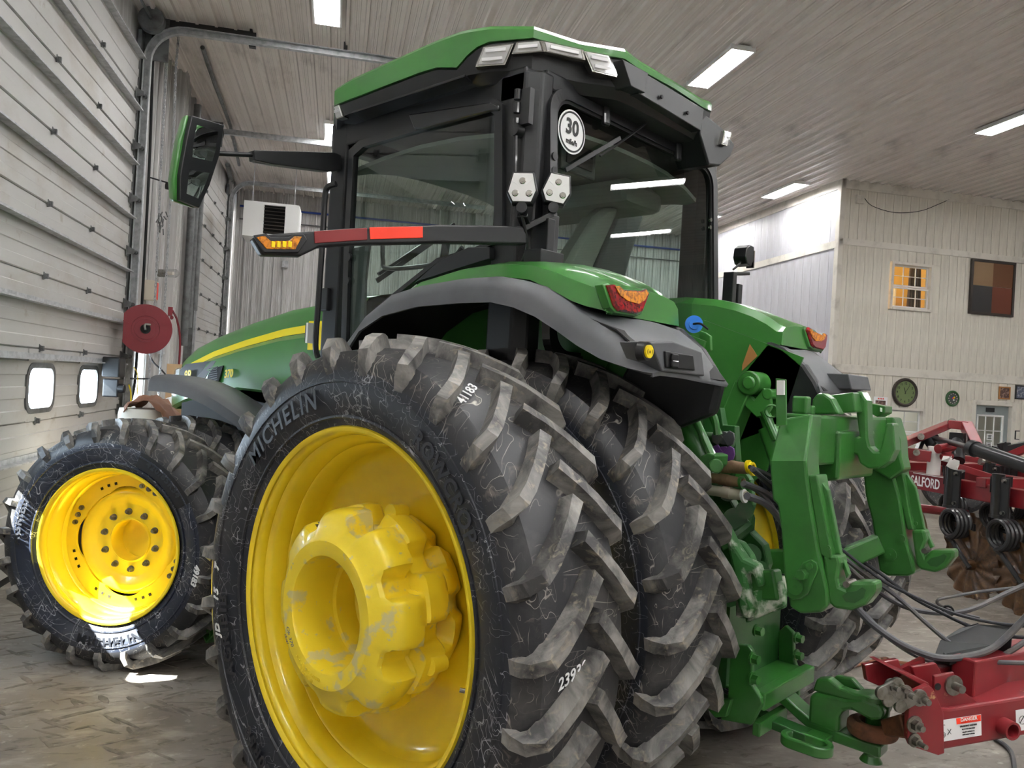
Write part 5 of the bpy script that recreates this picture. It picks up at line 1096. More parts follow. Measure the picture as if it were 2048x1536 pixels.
tb=qp('reflector_bracket',((1551,757),(1571,759),(1572,850),(1552,852)),-.52,.012,bev=.002,px=-.52)
for px in (1560,1565): 
    a=PX(px+1,761,'x',-.525)-QO; b=PX(px+1,790,'x',-.525)-QO; g=G(); g.beam(a-V(.008,0,0),b-V(.008,0,0),.018,.012,up=(1,0,0)); g.obj('reflector_strip','lamp_reflector',tb,smooth=0)
# ================================================================ HOSES from couplers to implement
HS='hydraulic hoses sagging from tractor to implement'
for i,(pts,r,mt,lab) in enumerate((
 ([(1508,940,3.02),(1550,975,3.2),(1610,1040,3.5),(1685,1100,3.6),(1720,1128,3.6),(1773,1166,3.6),(1833,1195,3.6),(1906,1226,3.55),(1985,1245,3.5),(2070,1254,3.45)],.0075,'hose_dark','thin upper dark hose leaving the tractor couplers, ending high at right edge'),
 ([(1494,992,3.0),(1540,1015,3.15),(1600,1090,3.4),(1716,1220,3.45),(1757,1258,3.4),(1811,1293,3.35),(1875,1315,3.3),(1938,1312,3.3),(1995,1290,3.3),(2070,1215,3.3)],.0145,'hose_rubber','thickest grey hose with the lowest belly, rising at right'),
 ([(1505,938,3.03),(1560,990,3.3),(1640,1080,3.55),(1694,1132,3.7),(1754,1182,3.75),(1811,1214,3.75),(1875,1226,3.75),(1938,1220,3.75),(2001,1192,3.8),(2070,1160,3.8)],.0115,'hose_rubber','grey hose curving up to the highest exit at the right edge'),
 ([(1488,966,3.02),(1540,990,3.2),(1610,1050,3.5),(1700,1125,3.6),(1792,1192,3.6),(1856,1249,3.5),(1906,1290,3.4),(1963,1321,3.35),(2070,1326,3.3)],.0105,'hose_rubber','grey hose crossing the others and running low over the red tongue'),
 ([(1500,934,3.05),(1560,965,3.3),(1640,1050,3.6),(1700,1105,3.75),(1761,1147,3.7),(1821,1192,3.65),(1884,1226,3.6),(1954,1258,3.5),(2017,1272,3.45),(2070,1276,3.4)],.0085,'hose_dark','dark blue grey hose in the middle of the bundle'),
 ([(1486,968,3.05),(1530,995,3.2),(1600,1100,3.5),(1726,1226,3.5),(1780,1277,3.45),(1843,1315,3.4),(1906,1328,3.4),(1985,1321,3.4),(2070,1270,3.4)],.0115,'hose_rubber','grey hose following just beneath the thickest one'))):
    g=G(); g.tube([PD(*p) for p in pts],r,n=8,k=6); tag(g.obj('hydraulic_hose',mt),lab,'hose',HS)
g=G(); g.tube([PD(*p) for p in ((2070,1172,4.1),(1970,1182,4.1),(1894,1195,4.1),(1875,1201,4.1),(1881,1211,4.1),(1919,1226,4.05),(1960,1236,4.0))],.008,n=8); tag(g.obj('electric_cable','hose_rubber'),'thin grey cable doubling back in a hairpin above the hoses','cable')
g=G(); g.lathe([(-.01,.018),(-.01,.026),(.01,.026),(.01,.018)],12,PD(1896,1222,3.62),(1,.3,0),close=True); tag(g.obj('hose_tie','liner'),'small black tie around the hose bundle','cable tie')
for pts,lab in (([(1790,1345),(1776,1318),(1745,1322),(1700,1335),(1660,1345)],'reddish air hose loop on the floor beside the right rear tyre'),([(1760,1318),(1800,1325),(1860,1330),(1900,1320),(1960,1330),(2060,1345)],'reddish air hose lying behind the red tongue'),([(1985,1475),(2010,1490),(2025,1510),(2030,1550)],'grey hose lying on the floor beneath the red tongue')):
    g=G(); P=[]
    for a,b in pts: q=PX(a,b,'z',.014); P.append(q)
    g.tube(P,.012,n=8); tag(g.obj('air_hose','rust' if 'red' in lab[:4] else 'hose_rubber',label=lab),lab,'hose')
# ================================================================ TILLAGE IMPLEMENT
I=thing('tillage_implement','dark red wide tillage implement with coil shanks and muddy wavy discs','implement',(0,0,0))
# hitch eye, tongue
g=G(); c=V(0,-1.37,.535); g.lathe([(-.032,.048),(-.032,.085),(-.018,.10),(.018,.10),(.032,.085),(.032,.048)],32,c,(0,0,1),close=True); e1=PD(1800,1452,3.2); g.beam(c+(e1-c).normalized()*.085,e1+(e1-c).normalized()*.06,.075,.06,.10,.09); g.obj('hitch_eye','rust',I,bev=.008,smooth=30)
td=(PD(2048,1430,3.22)-PD(1850,1430,3.12)); td.z=0; td.normalize(); tn=V(td.y,-td.x,0)
if tn.dot(V(-1,-1,0))<0: tn=-tn
def TP(px,py,off=0):                          # on the near face of the tongue
    p0=PD(1850,1430,3.12)-tn*off; d=_F+_R*((px-1024)/FPX)-_U*((py-768)/FPX); t=(p0-Vector(CAMP)).dot(tn)/d.dot(tn); return Vector(CAMP)+d*t
def tplate(name,pts,o0,o1,mt,bev=.004,parent=I,lab=None):
    P=[TP(*p,0) for p in pts]; g=G(); g.loft([[p-tn*o0 for p in P],[p-tn*o1 for p in P]]); return g.obj(name,mt,parent,bev=bev,smooth=0,label=lab)
tplate('clevis_plate',((1808,1382),(1846,1364),(1856,1372),(1876,1418),(1878,1500),(1866,1504),(1812,1486),(1805,1470)),-.03,-.005,'red_worn')
tplate('clevis_plate',((1770,1352),(1840,1340),(1850,1372),(1810,1400),(1775,1385)),.12,.145,'red_worn')
tplate('head_plate',((1790,1341),(1800,1340),(1858,1366),(1878,1420),(1878,1502),(1862,1498),(1856,1420),(1846,1372)),-.0,.16,'red_worn')
tplate('tongue_beam',((1876,1416),(1900,1418),(2500,1322),(2500,1391),(1876,1502)),.0,.15,'red_worn',.01)
tplate('tongue_gusset',((1876,1356),(1916,1348),(1925,1380),(1968,1412),(1876,1424)),.02,.035,'red_worn')
tplate('tongue_web',((1860,1352),(1910,1344),(1925,1370),(1970,1410),(1880,1420)),.10,.12,'red_worn')
P=[(1846,1352,3.35),(1925,1335,3.45),(2060,1262,3.9)]
g=G(); g.beam(PD(1850,1352,3.35),PD(2310,1225,4.15),.08,.07); g.beam(PD(1925,1352,3.28),PD(2390,1250,4.54),.10,.15); g.obj('tongue_brace','red_worn',I,bev=.008,smooth=0)
g=G(); g.beam(PD(1800,1370,3.3),PD(1850,1345,3.35),.02,.14); g.obj('brace_end','red_paint',I,smooth=0)
for px,py,r,L in ((1828,1448,.022,.05),(1828,1480,.018,.09),(1810,1385,.02,.06),(1780,1370,.018,.05),(1838,1395,.022,.06),(1795,1372,.018,.05)):
    c=TP(px,py,-.03); g=G(); g.cyl(c,c+tn*.006,r*1.5,n=18); g.cyl(c+tn*.006,c+tn*.03,r,n=6); g.cyl(c+tn*.03,c+tn*(.03+L*.4),r*.55,n=12); g.obj('bolt','steel',I,smooth=0)
for a,b in (((1763,1385),(1793,1368)),((1800,1412),(1838,1392)),((1776,1400),(1800,1385))):
    g=G(); A=TP(*a,-.045);B_=TP(*b,-.045); g.beam(A,B_,.014,.045,up=tn.cross(B_-A)); 
    for q in (A,B_): g.cyl(q-tn*.007,q+tn*.008,.026,n=18)
    g.obj('chain_link','steel',I,smooth=0,bev=.003)
g=G(); c=TP(1906,1370,.02); g.cyl(c,c+tn*.008,.040,n=28); g.cyl(c,c+tn*.05,.016,n=14); g.obj('washer_pin','steel',I); c=TP(1875,1373,.02); g=G(); g.cyl(c,c+tn*.003,.014,n=16); g.obj('hole','liner',I)
g=G(); c=TP(2006,1452,.0); g.lathe([(0,.036),(.05,.036),(.05,.027),(-.02,.027)],28,c,tn); g.obj('tube_socket','red_worn',I)
# warning decals
def decal(pts,mt,name,o=-.002): return tplate(name,pts,o,o-.001,mt,0)
dq=decal(((1874,1441),(1961,1428),(1962,1470),(1877,1484)),'white_print','warning_decal')
decal(((1911,1436),(1960,1429),(1960,1441),(1912,1448)),'red_reflector','decal_header',-.0035)
up=V(0,0,1); tx=TP(1960,1429)-TP(1911,1436)
def ttext(px,py,txt,size,mt,o=-.005): g=G(); text(g,txt,frame3(TP(px,py,o),tx,up),size,.0002,bold=.0006); g.obj('decal_print',mt,I,smooth=0)
ttext(1938,1438,'DANGER',.019,'white_print'); ttext(1937,1451,'CRUSHING HAZARD',.0085,'black_print'); ttext(1937,1457,'to prevent serious injury',.006,'black_print'); ttext(1937,1463,'stay clear of hitch area',.006,'black_print'); ttext(1937,1468,'while tractor is moving',.006,'black_print')
g=G()
for a,b in (((1882,1450),(1890,1450)),((1886,1450),(1886,1462)),((1895,1458),(1902,1468)),((1902,1458),(1895,1470))): g.beam(TP(*a,-.004),TP(*b,-.004),.003,.001)
for r in (.010,.005): g.lathe([(0,r),(0,r+.0015),(.001,r+.0015),(.001,r)],20,TP(1886,1470,-.004),tn,close=True)
g.obj('decal_symbol','black_print',I,smooth=0)
decal(((2030,1420),(2080,1412),(2080,1455),(2032,1462)),'white_print','warning_decal'); g=G(); g.lathe([(0,.016),(0,.0175),(.001,.0175),(.001,.016)],24,TP(2045,1440,-.004),tn,close=True); g.beam(TP(2040,1446,-.004),TP(2048,1432,-.004),.003,.001); g.obj('decal_symbol','black_print',I,smooth=0)
# black plastic shield on the brace
g=G(); P=[PD(1868,1312,3.38),PD(1880,1280,3.42),(PD(1920,1255,3.48)),PD(1955,1248,3.5),PD(2018,1250,3.5),PD(2024,1262,3.4),PD(1985,1290,3.33),PD(1900,1325,3.3)]; g.loft([P,[p+V(0,0,-.015) for p in P]]); g.loft([[P[3],P[4],P[5]],[q+V(0,0,-.10) for q in (P[3],P[4],P[5])]]); g.obj('hose_shield','black_plastic',I,smooth=0,bev=.004)
g=G(); g.beam(PD(1868,1318,3.45),PD(1890,1340,3.4),.05,.05); g.box(PD(1905,1338,3.4),(.06,.05,.08)); g.obj('shield_bracket','black_paint',I,smooth=0)
# frame rails (run along the building's depth)
def IB(u,v,z): return B(u,v,z)
def rail(name,u,v0,v1,z,h,w,mt='red_paint',parent=I): g=G(); g.beam(IB(u,v0,z-h/2),IB(u,v1,z-h/2),w,h); return g.obj(name,mt,parent,bev=.010,smooth=0)
RU=6.42; rail('frame_rail',RU+.09,4.6,9.2,1.16,.18,.13); rail('frame_rail',7.35,4.2,10.2,1.20,.12,.12); rail('frame_rail',8.2,4.2,10.6,1.22,.12,.12); rail('frame_rail',9.0,4.2,10.6,1.25,.14,.12)
for v in (5.2,6.9,8.5,10.0):
    g=G(); g.beam(IB(RU,v,1.17),IB(9.1,v+.25,1.20),.12,.10); g.obj('cross_member','red_paint',I,bev=.008,smooth=0)
# name plate
c=PB(1856,968,'u',RU+.02); uu=V(*( BM.to_3x3()@V(0,-1,0))); 
g=G(); M_=frame3(B(RU+.018,c.y+.045,1.065),uu,(0,0,1)); text(g,'SALFORD',lambda p:M_@V(p.x*.70,p.y,p.z),.15,.001,bold=.003); g.obj('frame_lettering','white_print',I,smooth=0)
g=G(); g.b2((0,-.33,.075),(.002,.16,.082)); o=g.obj('lettering_bar','white_print',I,smooth=0); o.location=B(RU+.02,c.y+.08,1.075); o.rotation_euler=(0,0,-BY)
g=G(); g.b2((-.0,-.38,-.09),(.002,.5,.09)); o=g.obj('name_plate','maroon',I,smooth=0); o.location=B(RU+.024,c.y+.1,1.07); o.rotation_euler=(0,0,-BY)
def shank(u,v,z,dz=0):
    s=empty('coil_shank',I,B(u,v,z),(0,0,-BY))
    g=G(); g.cyl((-.02,0,-.30),(-.02,0,.13),.058,n=20); g.cyl((-.02,0,-.30),(-.02,0,-.27),.066,n=20); g.obj('shank_tube','black_paint',s)
    g=G(); g.b2((-.04,-.15,-.29),(-.02,-.05,.10)); g.b2((-.06,.05,-.06),(.2,.06,.10)); 
    for zz in (-.24,.06): g.cyl((-.04,-.10,zz),(-.07,-.10,zz),.018,n=6)
    g.obj('clamp_plate','black_paint',s,bev=.004,smooth=0)
    for zz in (-.24,.07): g=G(); g.hexbolt((-.04,-.10,zz),(-1,0,0),.016,.03); g.obj('bolt','steel',s,smooth=0)
    # spring coil, axis along travel (u), then tine down to the disc
    pts=[]; R=.135
    for i in range(0,4*20+6):
        a=PI/2+2*PI*i/20; pts.append((.02-.045*i/20,-.17+R*math.cos(a+PI*.5),-.44+R*math.sin(a+PI*.5)))
    pts=[(-.02,0,-.28),(-.02,.005,-.40)]+pts[0:]+[(-.13,-.20,-.62),(-.12,-.34,-.76),(-.11,-.42,-.84)]
    g=G(); g.tube(pts,.024,n=8,k=1); g.obj('spring_coil','black_paint',s)
    d=empty('wavy_disc',s) if False else None
    N=96; rings=[]; 
    cd_=V(-.03,-.36,-.82)
    vs=[];prof=[0,.05,.12,.2,.26,.31,.335]
    for r in prof:
        for i in range(N):
            a=2*PI*i/N; wv=.024*(r/.36)**1.5*math.sin(13*a+14*r); rr=r*(1+ (.05*abs(math.sin(8*a)) if r>.30 else 0)); vs.append((cd_.x+wv,cd_.y+rr*math.cos(a),cd_.z+rr*math.sin(a)))
    fs=[]
    for j in range(len(prof)-1):
        for i in range(N): k=(i+1)%N; fs.append((j*N+i,j*N+k,(j+1)*N+k,(j+1)*N+i))
    o=len(vs); vs2=[(x+.012,y,z) for x,y,z in vs]; fs2=[tuple(q+o for q in f[::-1]) for f in fs]; j=(len(prof)-1)*N
    rim=[(j+i,j+(i+1)%N,j+o+(i+1)%N,j+o+i) for i in range(N)]
    g=G(); g.add(vs+vs2,fs+fs2+rim); g.obj('wavy_disc','bronze_mud',s,smooth=60,recalc=False)
    g=G(); g.cyl(cd_-V(.09,0,0),cd_+V(.03,0,0),.05,.06,n=18); g.beam((-.11,-.40,-.83),cd_-V(.05,0,0),.05,.06); g.obj('disc_hub','bronze_mud',s)
    return s
def dupshank(s,u,v,z):
    c=dup(s,I,B(u,v,z))
    for ch in list(s.children): dup(ch,c)
s0=shank(RU-.03,PB(1905,950,'u',RU-.03).y,1.16)
v1=PB(1905,950,'u',RU-.03).y; v2=PB(2000,965,'u',RU-.03).y; dv=v1-v2
for k in (1,2): dupshank(s0,RU-.03,v1-dv*k,1.16)
for u,off in ((7.28,.35),(8.13,.1)):
    for k in range(0,4): dupshank(s0,u,v1-dv*(k-1)+off+.3*(u-7),1.19 if u<8 else 1.21)
# lift arms and cylinder above the frame
g=G(); g.beam(PD(1790,893,8.6),PD(1900,848,9.6),.10,.08); g.beam(PD(1896,848,9.5),PD(1936,852,9.4),.16,.10); g.beam(PD(1932,850,9.4),PD(1953,896,8.9),.12,.11); g.obj('lift_linkage','red_paint',I,bev=.008,smooth=0)
for a_,b_,r_ in ((PD(1904,845,9.45),PD(1904,848,9.8),.05),(PD(1842,873,8.7),PD(1842,875,9.1),.035),(PD(1833,905,8.5),PD(1833,905,8.8),.035)): g=G(); g.cyl(a_,b_,r_,n=14); g.obj('pivot_pin','steel',I)
g=G(); g.cyl(PD(1868,876,9.3),PD(1946,897,8.05),.030,n=14); g.cyl(PD(1946,896,8.05),PD(2075,940,7.3),.070,n=22); g.cyl(PD(1942,895,8.07),PD(1952,899,8.0),.082,n=22); g.cyl(PD(1855,872,9.4),PD(1872,877,9.3),.05,n=14); g.obj('hydraulic_cylinder','black_paint',I)
g=G(); g.beam(PD(1846,875,9.4),PD(1832,908,9.3),.05,.08); g.beam(PD(1852,872,9.4),PD(1866,892,9.3),.05,.12); g.beam(PD(1875,880,9.2),PD(1915,918,9.0),.05,.05); g.obj('link_bar','black_paint',I,bev=.006,smooth=0)
g=G(); g.beam(PD(1984,896,9.6),PD(2080,880,9.4),.12,.08); g.prism([(0,0),(.10,.16),(.16,.16),(.16,.0)],'y',0,.03); o=g.obj('wing_arm','black_paint',I,bev=.006,smooth=0) if False else None
g=G(); g.beam(PD(1975,905,9.6),PD(2080,885,9.4),.10,.09); g.beam(PD(2003,885,9.5),PD(2008,905,9.5),.04,.10); g.beam(PD(2012,885,9.5),PD(2012,905,9.5),.04,.10); g.obj('wing_arm','black_paint',I,bev=.006,smooth=0)
g=G(); g.beam(PD(2010,915,9.3),PD(2080,886,9.0),.10,.08); g.beam(PD(1905,930,8.9),PD(2080,985,8.6),.10,.07); g.beam(PD(1810,905,9.0),PD(1860,912,8.9),.3,.12); g.obj('wing_frame','red_paint',I,bev=.006,smooth=0)
g=G()
for px,d in ((1886,9.0),(1901,8.95)):
    P=[PD(px,888,d),PD(px+6,893,d),PD(px+12,915,d),PD(px+14,932,d),PD(px-8,930,d),PD(px-10,905,d)]; g.loft([P,[p+V(.02,.0,0) for p in P]])
g.cyl(PD(1876,898,8.7),PD(1905,893,8.8),.05,n=14); g.cyl(PD(1882,914,8.7),PD(1905,912,8.7),.03,n=12); g.obj('rocker_plates','red_paint',I,smooth=0)
g=G(); g.cyl(PD(1915,880,9.1),PD(1915,922,8.9),.075,n=18); g.box(PD(1915,876,9.1),(.14,.14,.12)); g.obj('post_cylinder','black_paint',I)
g=G(); g.tube([PD(1948,875,9.2),PD(1962,890,9.1),PD(1972,898,9.0)],.008,n=6); g.tube([PD(1984,893,8.9),PD(1996,897,8.9),PD(1999,905,8.9)],.008,n=6); g.obj('small_hose','hose_dark',I)
for px,py in ((1960,922),(1975,918)): g=G(); g.cyl(PD(px,py,8.3),PD(px+6,py+2,8.3),.04,n=12); g.obj('fitting','steel',I)
# implement transport tyre behind the hitch
g=G(); g.lathe([(-.10,.18),(-.12,.22),(-.12,.30),(-.09,.36),(0,.375),(.09,.36),(.12,.30),(.12,.22),(.10,.18),(.10,.1),(-.10,.1)],40,B(7.0,8.75,.375),BM.to_3x3()@V(1,0,0),close=True); g.obj('gauge_tyre','mud_brown',I)
g=G(); g.cyl(B(6.7,8.2,.72),B(7.2,7.9,.70),.05,n=12); g.obj('axle_arm','red_paint',I)
# paper towel roll and rag on the frame
u,v=RU+.09,PB(1860,951,'u',RU+.05).y
t=bthing('paper_towel_roll','white paper towel roll standing on the red frame rail','paper towels',u,v,1.16)
g=G(); g.lathe([(0,.022),(0,.066),(.006,.069),(.31,.069),(.316,.066),(.316,.022)],36,(0,0,0),(0,0,1),close=True); g.obj('roll','paper',t)
g=G(); r=rnd; rows=[]
for i in range(7):
    rows.append([V((i-3)*.03+.012*math.sin(j*1.7+i),(j-3)*.026+.010*math.cos(i*2.1+j),.035*math.sin(i*1.3+j*.9)+.03*math.cos(j*1.9)) for j in range(7)])
g.sheet(rows,.003); o=tag(g.obj('paper_wipe','white_paint',smooth=50),'crumpled white wipe on top of the black shank tube','rag'); o.location=B(RU-.06,v1-.03,1.31); o.rotation_euler=(.4,.9,-BY)
# ================================================================ THINGS ALONG THE WALLS
def bput(o,u,v,z,rz=0): o.location=B(u,v,z); o.rotation_euler=(0,0,rz-BY); return o
# clock
zc=1.862+(PB(1809,785,'v',OV-.03).z-1.862); uc=PB(1809,785,'v',OV-.03).x
t=bthing('wall_clock','large round wall clock with green face and black numerals','clock',uc,OV-.02,zc)
Rk=.275
g=G(); g.lathe([(0,Rk-.05),(0,Rk),(.03,Rk+.004),(.055,Rk-.01),(.06,Rk-.03),(.045,Rk-.055),(.03,Rk-.055)],48,(0,0,0),(0,-1,0),close=True); g.obj('clock_rim','clock_rim',t)
G().cyl((0,-.0,0),(0,-.03,0),Rk-.045,n=48).obj('clock_face','green_face',t,smooth=0)
g=G()
for h in range(1,13):
    a=math.radians(30*h); text(g,str(h),frame3(V(math.sin(a)*.175,-.032,math.cos(a)*.175),(1,0,0),(0,0,1)),.062,.0005,bold=.0015)
g.obj('numerals','black_print',t,smooth=0)['kind']='stuff'
for a,L,w in ((33,.15,.008),(-18,.10,.012)):
    r=math.radians(a); G().beam(V(-math.sin(r)*.03,-.035,-math.cos(r)*.03),V(math.sin(r)*L,-.035,math.cos(r)*L),w,.003,up=(0,1,0)).obj('clock_hand','black_print',t,smooth=0)
p=PB(1905,797,'v',OV-.03)
t=bthing('novelty_clock','small dark round novelty clock with coloured dots, left of the door','clock',p.x,OV-.02,p.z); Rk=.155
g=G(); g.lathe([(0,Rk-.04),(0,Rk),(.02,Rk),(.035,Rk-.02),(.025,Rk-.04)],36,(0,0,0),(0,-1,0),close=True); g.obj('clock_rim','green_dark',t)
G().cyl((0,0,0),(0,-.02,0),Rk-.03,n=36).obj('clock_face','cab_dark',t,smooth=0)
for k in range(12):
    a=math.radians(30*k); G().cyl((math.sin(a)*.095,-.02,math.cos(a)*.095),(math.sin(a)*.095,-.024,math.cos(a)*.095),.010,n=8).obj('hour_dot','cream',t,smooth=0)
for x,z,mt in ((.0,.01,'red_reflector'),(.03,.02,'stripe_yellow'),(-.02,.02,'sky_blue'),(.02,-.03,'white_print')): G().cyl((x,-.02,z),(x,-.023,z),.02,n=8).obj('colour_patch',mt,t,smooth=0)
# calendar
p=PB(1761,800,'v',OV-.02); t=bthing('wall_calendar','white paper calendar with a grey photo, behind the green coupler','calendar',p.x,OV-.02,p.z-.12)
G().b2((-.15,-.004,-.28),(.15,0,.18)).obj('paper_sheet','white_print',t,smooth=0); G().b2((-.11,-.006,-.12),(.11,-.004,.11)).obj('picture','photo_dark',t,smooth=0)
g=G(); [g.b2((-.06+.035*k,-.0055,.132),(-.038+.035*k,-.004,.158)) for k in range(4)]; g.obj('heading','red_reflector',t,smooth=0)
g=G(); [g.b2((-.11,-.0055,-.15-.025*k),(.11,-.0045,-.153-.025*k)) for k in range(5)]; g.obj('date_lines','photo_blue',t,smooth=0)
# picture frames over the office door
for (px,py,w,h,mt,inner,lab) in ((2008,786,.27,.25,'wood','photo_dark','small brown framed photo above the office door'),(2044,785,.34,.28,'black_paint','photo_blue','black framed blue photo at the right edge above the door')):
    p=PB(px,py,'v',OV-.02); t=bthing('framed_photo',lab,'picture',p.x,OV-.022,p.z,0,'framed photos on the office wall')
    g=G(); ringmesh(g,[(-w/2,-h/2),(w/2,-h/2),(w/2,h/2),(-w/2,h/2)],[(-w/2+.025,-h/2+.025),(w/2-.025,-h/2+.025),(w/2-.025,h/2-.025),(-w/2+.025,h/2-.025)],lambda p,q:(p[0],q,p[1]),-.02,.0); g.obj('frame',mt,t,smooth=0)
    G().b2((-w/2+.02,-.008,-h/2+.02),(w/2-.02,-.004,h/2-.02)).obj('print',inner,t,smooth=0)
# quilt board
a=PB(1942,517,'v',OV-.03); c=PB(2024,635,'v',OV-.03); w=c.x-a.x; h=a.z-c.z
t=bthing('quilt_board','large framed board of four tan, brown, rust and charcoal squares','wall art',(a.x+c.x)/2,OV-.02,(a.z+c.z)/2)
g=G(); ringmesh(g,[(-w/2,-h/2),(w/2,-h/2),(w/2,h/2),(-w/2,h/2)],[(-w/2+.05,-h/2+.05),(w/2-.05,-h/2+.05),(w/2-.05,h/2-.05),(-w/2+.05,h/2-.05)],lambda p,q:(p[0],q,p[1]),-.05,.0); g.obj('frame','clock_rim',t,bev=.005,smooth=0)
for x0,x1,z0,z1,mt in ((-w/2+.04,-.0,0.03,h/2-.04,'quilt_tan'),(0.0,w/2-.04,0.03,h/2-.04,'quilt_brown'),(-w/2+.04,-.0,-h/2+.04,.025,'quilt_dark'),(0.0,w/2-.04,-h/2+.04,.025,'quilt_rust')): G().b2((x0,-.03,z0),(x1,-.02,z1)).obj('coloured_square',mt,t,smooth=0)
# coat hook, speaker box and cable on the office wall
p=PB(2030,870,'v',OV-.03); t=bthing('coat_hook','black metal hook beside the office door','hook',p.x,OV-.015,p.z); g=G(); g.b2((-.02,-.02,-.09),(.02,0,.09)); g.beam((0,-.01,.08),(.07,-.05,.085),.02,.015); g.beam((0,-.01,-.08),(.07,-.05,-.085),.02,.015); g.obj('hook','black_paint',t,smooth=0)
p=PB(1719,399,'v',OV-.03); t=bthing('junction_box','small white box high on the office wall near its corner','junction box',p.x,OV-.015,p.z); G().b2((-.08,-.06,-.08),(.08,0,.08)).obj('box','trim_paint',t,bev=.006,smooth=0)
g=G(); g.tube([PBq for PBq in [B(*PB(x,y,'v',OV-.03)) for x,y in ((1728,395),(1745,412),(1790,425),(1840,422),(1878,408),(1898,399))]],.006,n=6); tag(g.obj('cable','liner'),'thin dark cable sagging across the upper office wall','cable')
# unit heater
t=bthing('unit_heater','white unit heater with dark louvres hanging by the back corner','heater',PB(545,448,'v',16.6).x,16.6,PB(545,448,'v',16.6).z)
w,h,d=1.05,.68,.8
g=G(); ringmesh(g,[(-w/2,-h/2),(w/2,-h/2),(w/2,h/2),(-w/2,h/2)],[(-.14,-h/2+.07),(w/2-.26,-h/2+.07),(w/2-.26,h/2-.05),(-.14,h/2-.05)],lambda p,q:(p[0]*.98+.0,q,p[1]),-d/2,-d/2+.10); g.b2((-w/2,-d/2+.10,-h/2),(w/2,d/2,h/2)); g.obj('casing','white_paint',t,smooth=0)
for k in range(8): g=G(); g.beam((-.14,-d/2+.04,-h/2+.11+.068*k),(w/2-.26,-d/2+.04,-h/2+.11+.068*k),.06,.006,up=(0,-.5,1)); g.obj('louvre','clock_rim',t,smooth=0)
G().b2((-.14,-d/2+.085,-h/2+.07),(w/2-.26,-d/2+.095,h/2-.05)).obj('dark_core','liner',t,smooth=0)
for x in (-.4,.4): g=G(); g.cyl((x,0,h/2),(x,0,h/2+ (ZC-1.0-PB(545,448,'v',16.6).z)+.5),.008,n=6); g.obj('hanger_rod','galvanised',t)
# hose reel
p=PB(292,660,'u',UL+.32)
t=bthing('hose_reel','round dark red hose reel on the wall beside the overhead door','hose reel',UL+.32,p.y,p.z,.20)
Rr=.285
for x in (-.0,.20):
    poly=[(Rr*math.cos(a),Rr*math.sin(a)) for a in [math.radians(q) for q in range(-145,146,10)]]
    g=G(); P=[V(x_,-.10-.0+(-x),z_) for x_,z_ in poly]; g.loft([P,[p_+V(0,.006,0) for p_ in P]]); g.obj('side_disc','maroon',t,smooth=0,bev=.002)
g=G(); g.lathe([(0,.11),(0,.12),(-.035,.13),(-.035,.14),(.0,.15)],36,(0,-.305,0),(0,-1,0)); g.cyl((0,-.34,0),(0,-.27,0),.0,.0) if False else None; g.obj('centre_ring','maroon',t)
g=G(); g.cyl((0,-.32,0),(0,.0,0),.055,n=20); g.cyl((0,-.35,0),(0,-.32,0),.025,n=12); g.obj('hub','liner',t)
g=G(); g.tube([(0,-.36,-.01),(-.01,-.37,.03),(.0,-.36,.05),(.05,-.34,.05)],.012,n=8); g.obj('swivel','steel',t)
for k in range(5):
    a=math.radians(72*k+90); g=G(); g.beam((math.cos(a)*.19,-.31,math.sin(a)*.19),(math.cos(a)*.25,-.31,math.sin(a)*.25),.008,.01); g.obj('rib','maroon',t,smooth=0)
g=G(); g.lathe([(-.29,.13),(-.29,.22),(-.11,.22),(-.11,.13)],32,(0,0,0),(0,1,0),close=True); g.obj('wound_hose','red_worn',t)
g=G(); g.box((.25,-.18,.23),(.05,.16,.10)); g.cyl((.27,-.24,.16),(.27,-.12,.16),.02,n=10); g.box((0,.02,0),(.3,.2,.3)); g.obj('roller_guide','maroon',t,smooth=0)
def walltube(pts,r,mt,lab,cat,n=8,name='hose',u=UL+.12):
    g=G(); g.tube([B(*PB(x,y,'u',u)) for x,y in pts],r,n=n); return tag(g.obj(name,mt),lab,cat)
walltube([(345,622),(354,640),(360,680),(357,740),(350,790)],.016,'maroon','dark red hose hanging down to the right of the reel','hose',u=UL+.25)
walltube([(298,700),(305,722),(325,742),(333,755),(318,758),(262,757)],.012,'hose_dark','black supply hose looping under the reel','hose',u=UL+.2)
walltube([(307,0+70),(300,300),(290,500),(282,640)],.018,'liner','black conduit running down the wall from the door track','conduit',name='conduit')
walltube([(278,640),(270,760),(262,800)],.018,'liner','black conduit continuing below the hose reel','conduit',name='conduit')
# hoist chains: links are too small to pick apart
def chain(pts,lab,u):
    g=G(); P=[B(*PB(x,y,'u',u)) for x,y in pts]; P=smoothpath(P,1); tot=0
    seg=[]
    for a,b in zip(P,P[1:]):
        L=(b-a).length; n=max(1,int(L/.042)); 
        for k in range(n): seg.append((a.lerp(b,k/n),a.lerp(b,(k+1)/n)))
    for i,(a,b) in enumerate(seg):
        t=(b-a).normalized(); s=t.orthogonal().normalized() if i%2 else t.cross(t.orthogonal()).normalized(); e=(b-a)*.15
        for q in (-1,1): g.beam(a-e+s*q*.011,b+e+s*q*.011,.009,.009)
        for q in (a-e,b+e): g.beam(q-s*.014,q+s*.014,.009,.009)
    o=tag(g.obj('hoist_chain','galvanised',smooth=0),lab,'chain'); return o
chain([(334,75),(333,130),(322,330),(315,500),(308,640),(300,720),(296,800)],'loop chain hanging nearest the overhead door, left strand',UL+.22)
chain([(357,75),(352,130),(345,330),(338,450),(330,600),(322,720),(316,810)],'loop chain strand to the right, passing the red sign',UL+.30)
g=G()
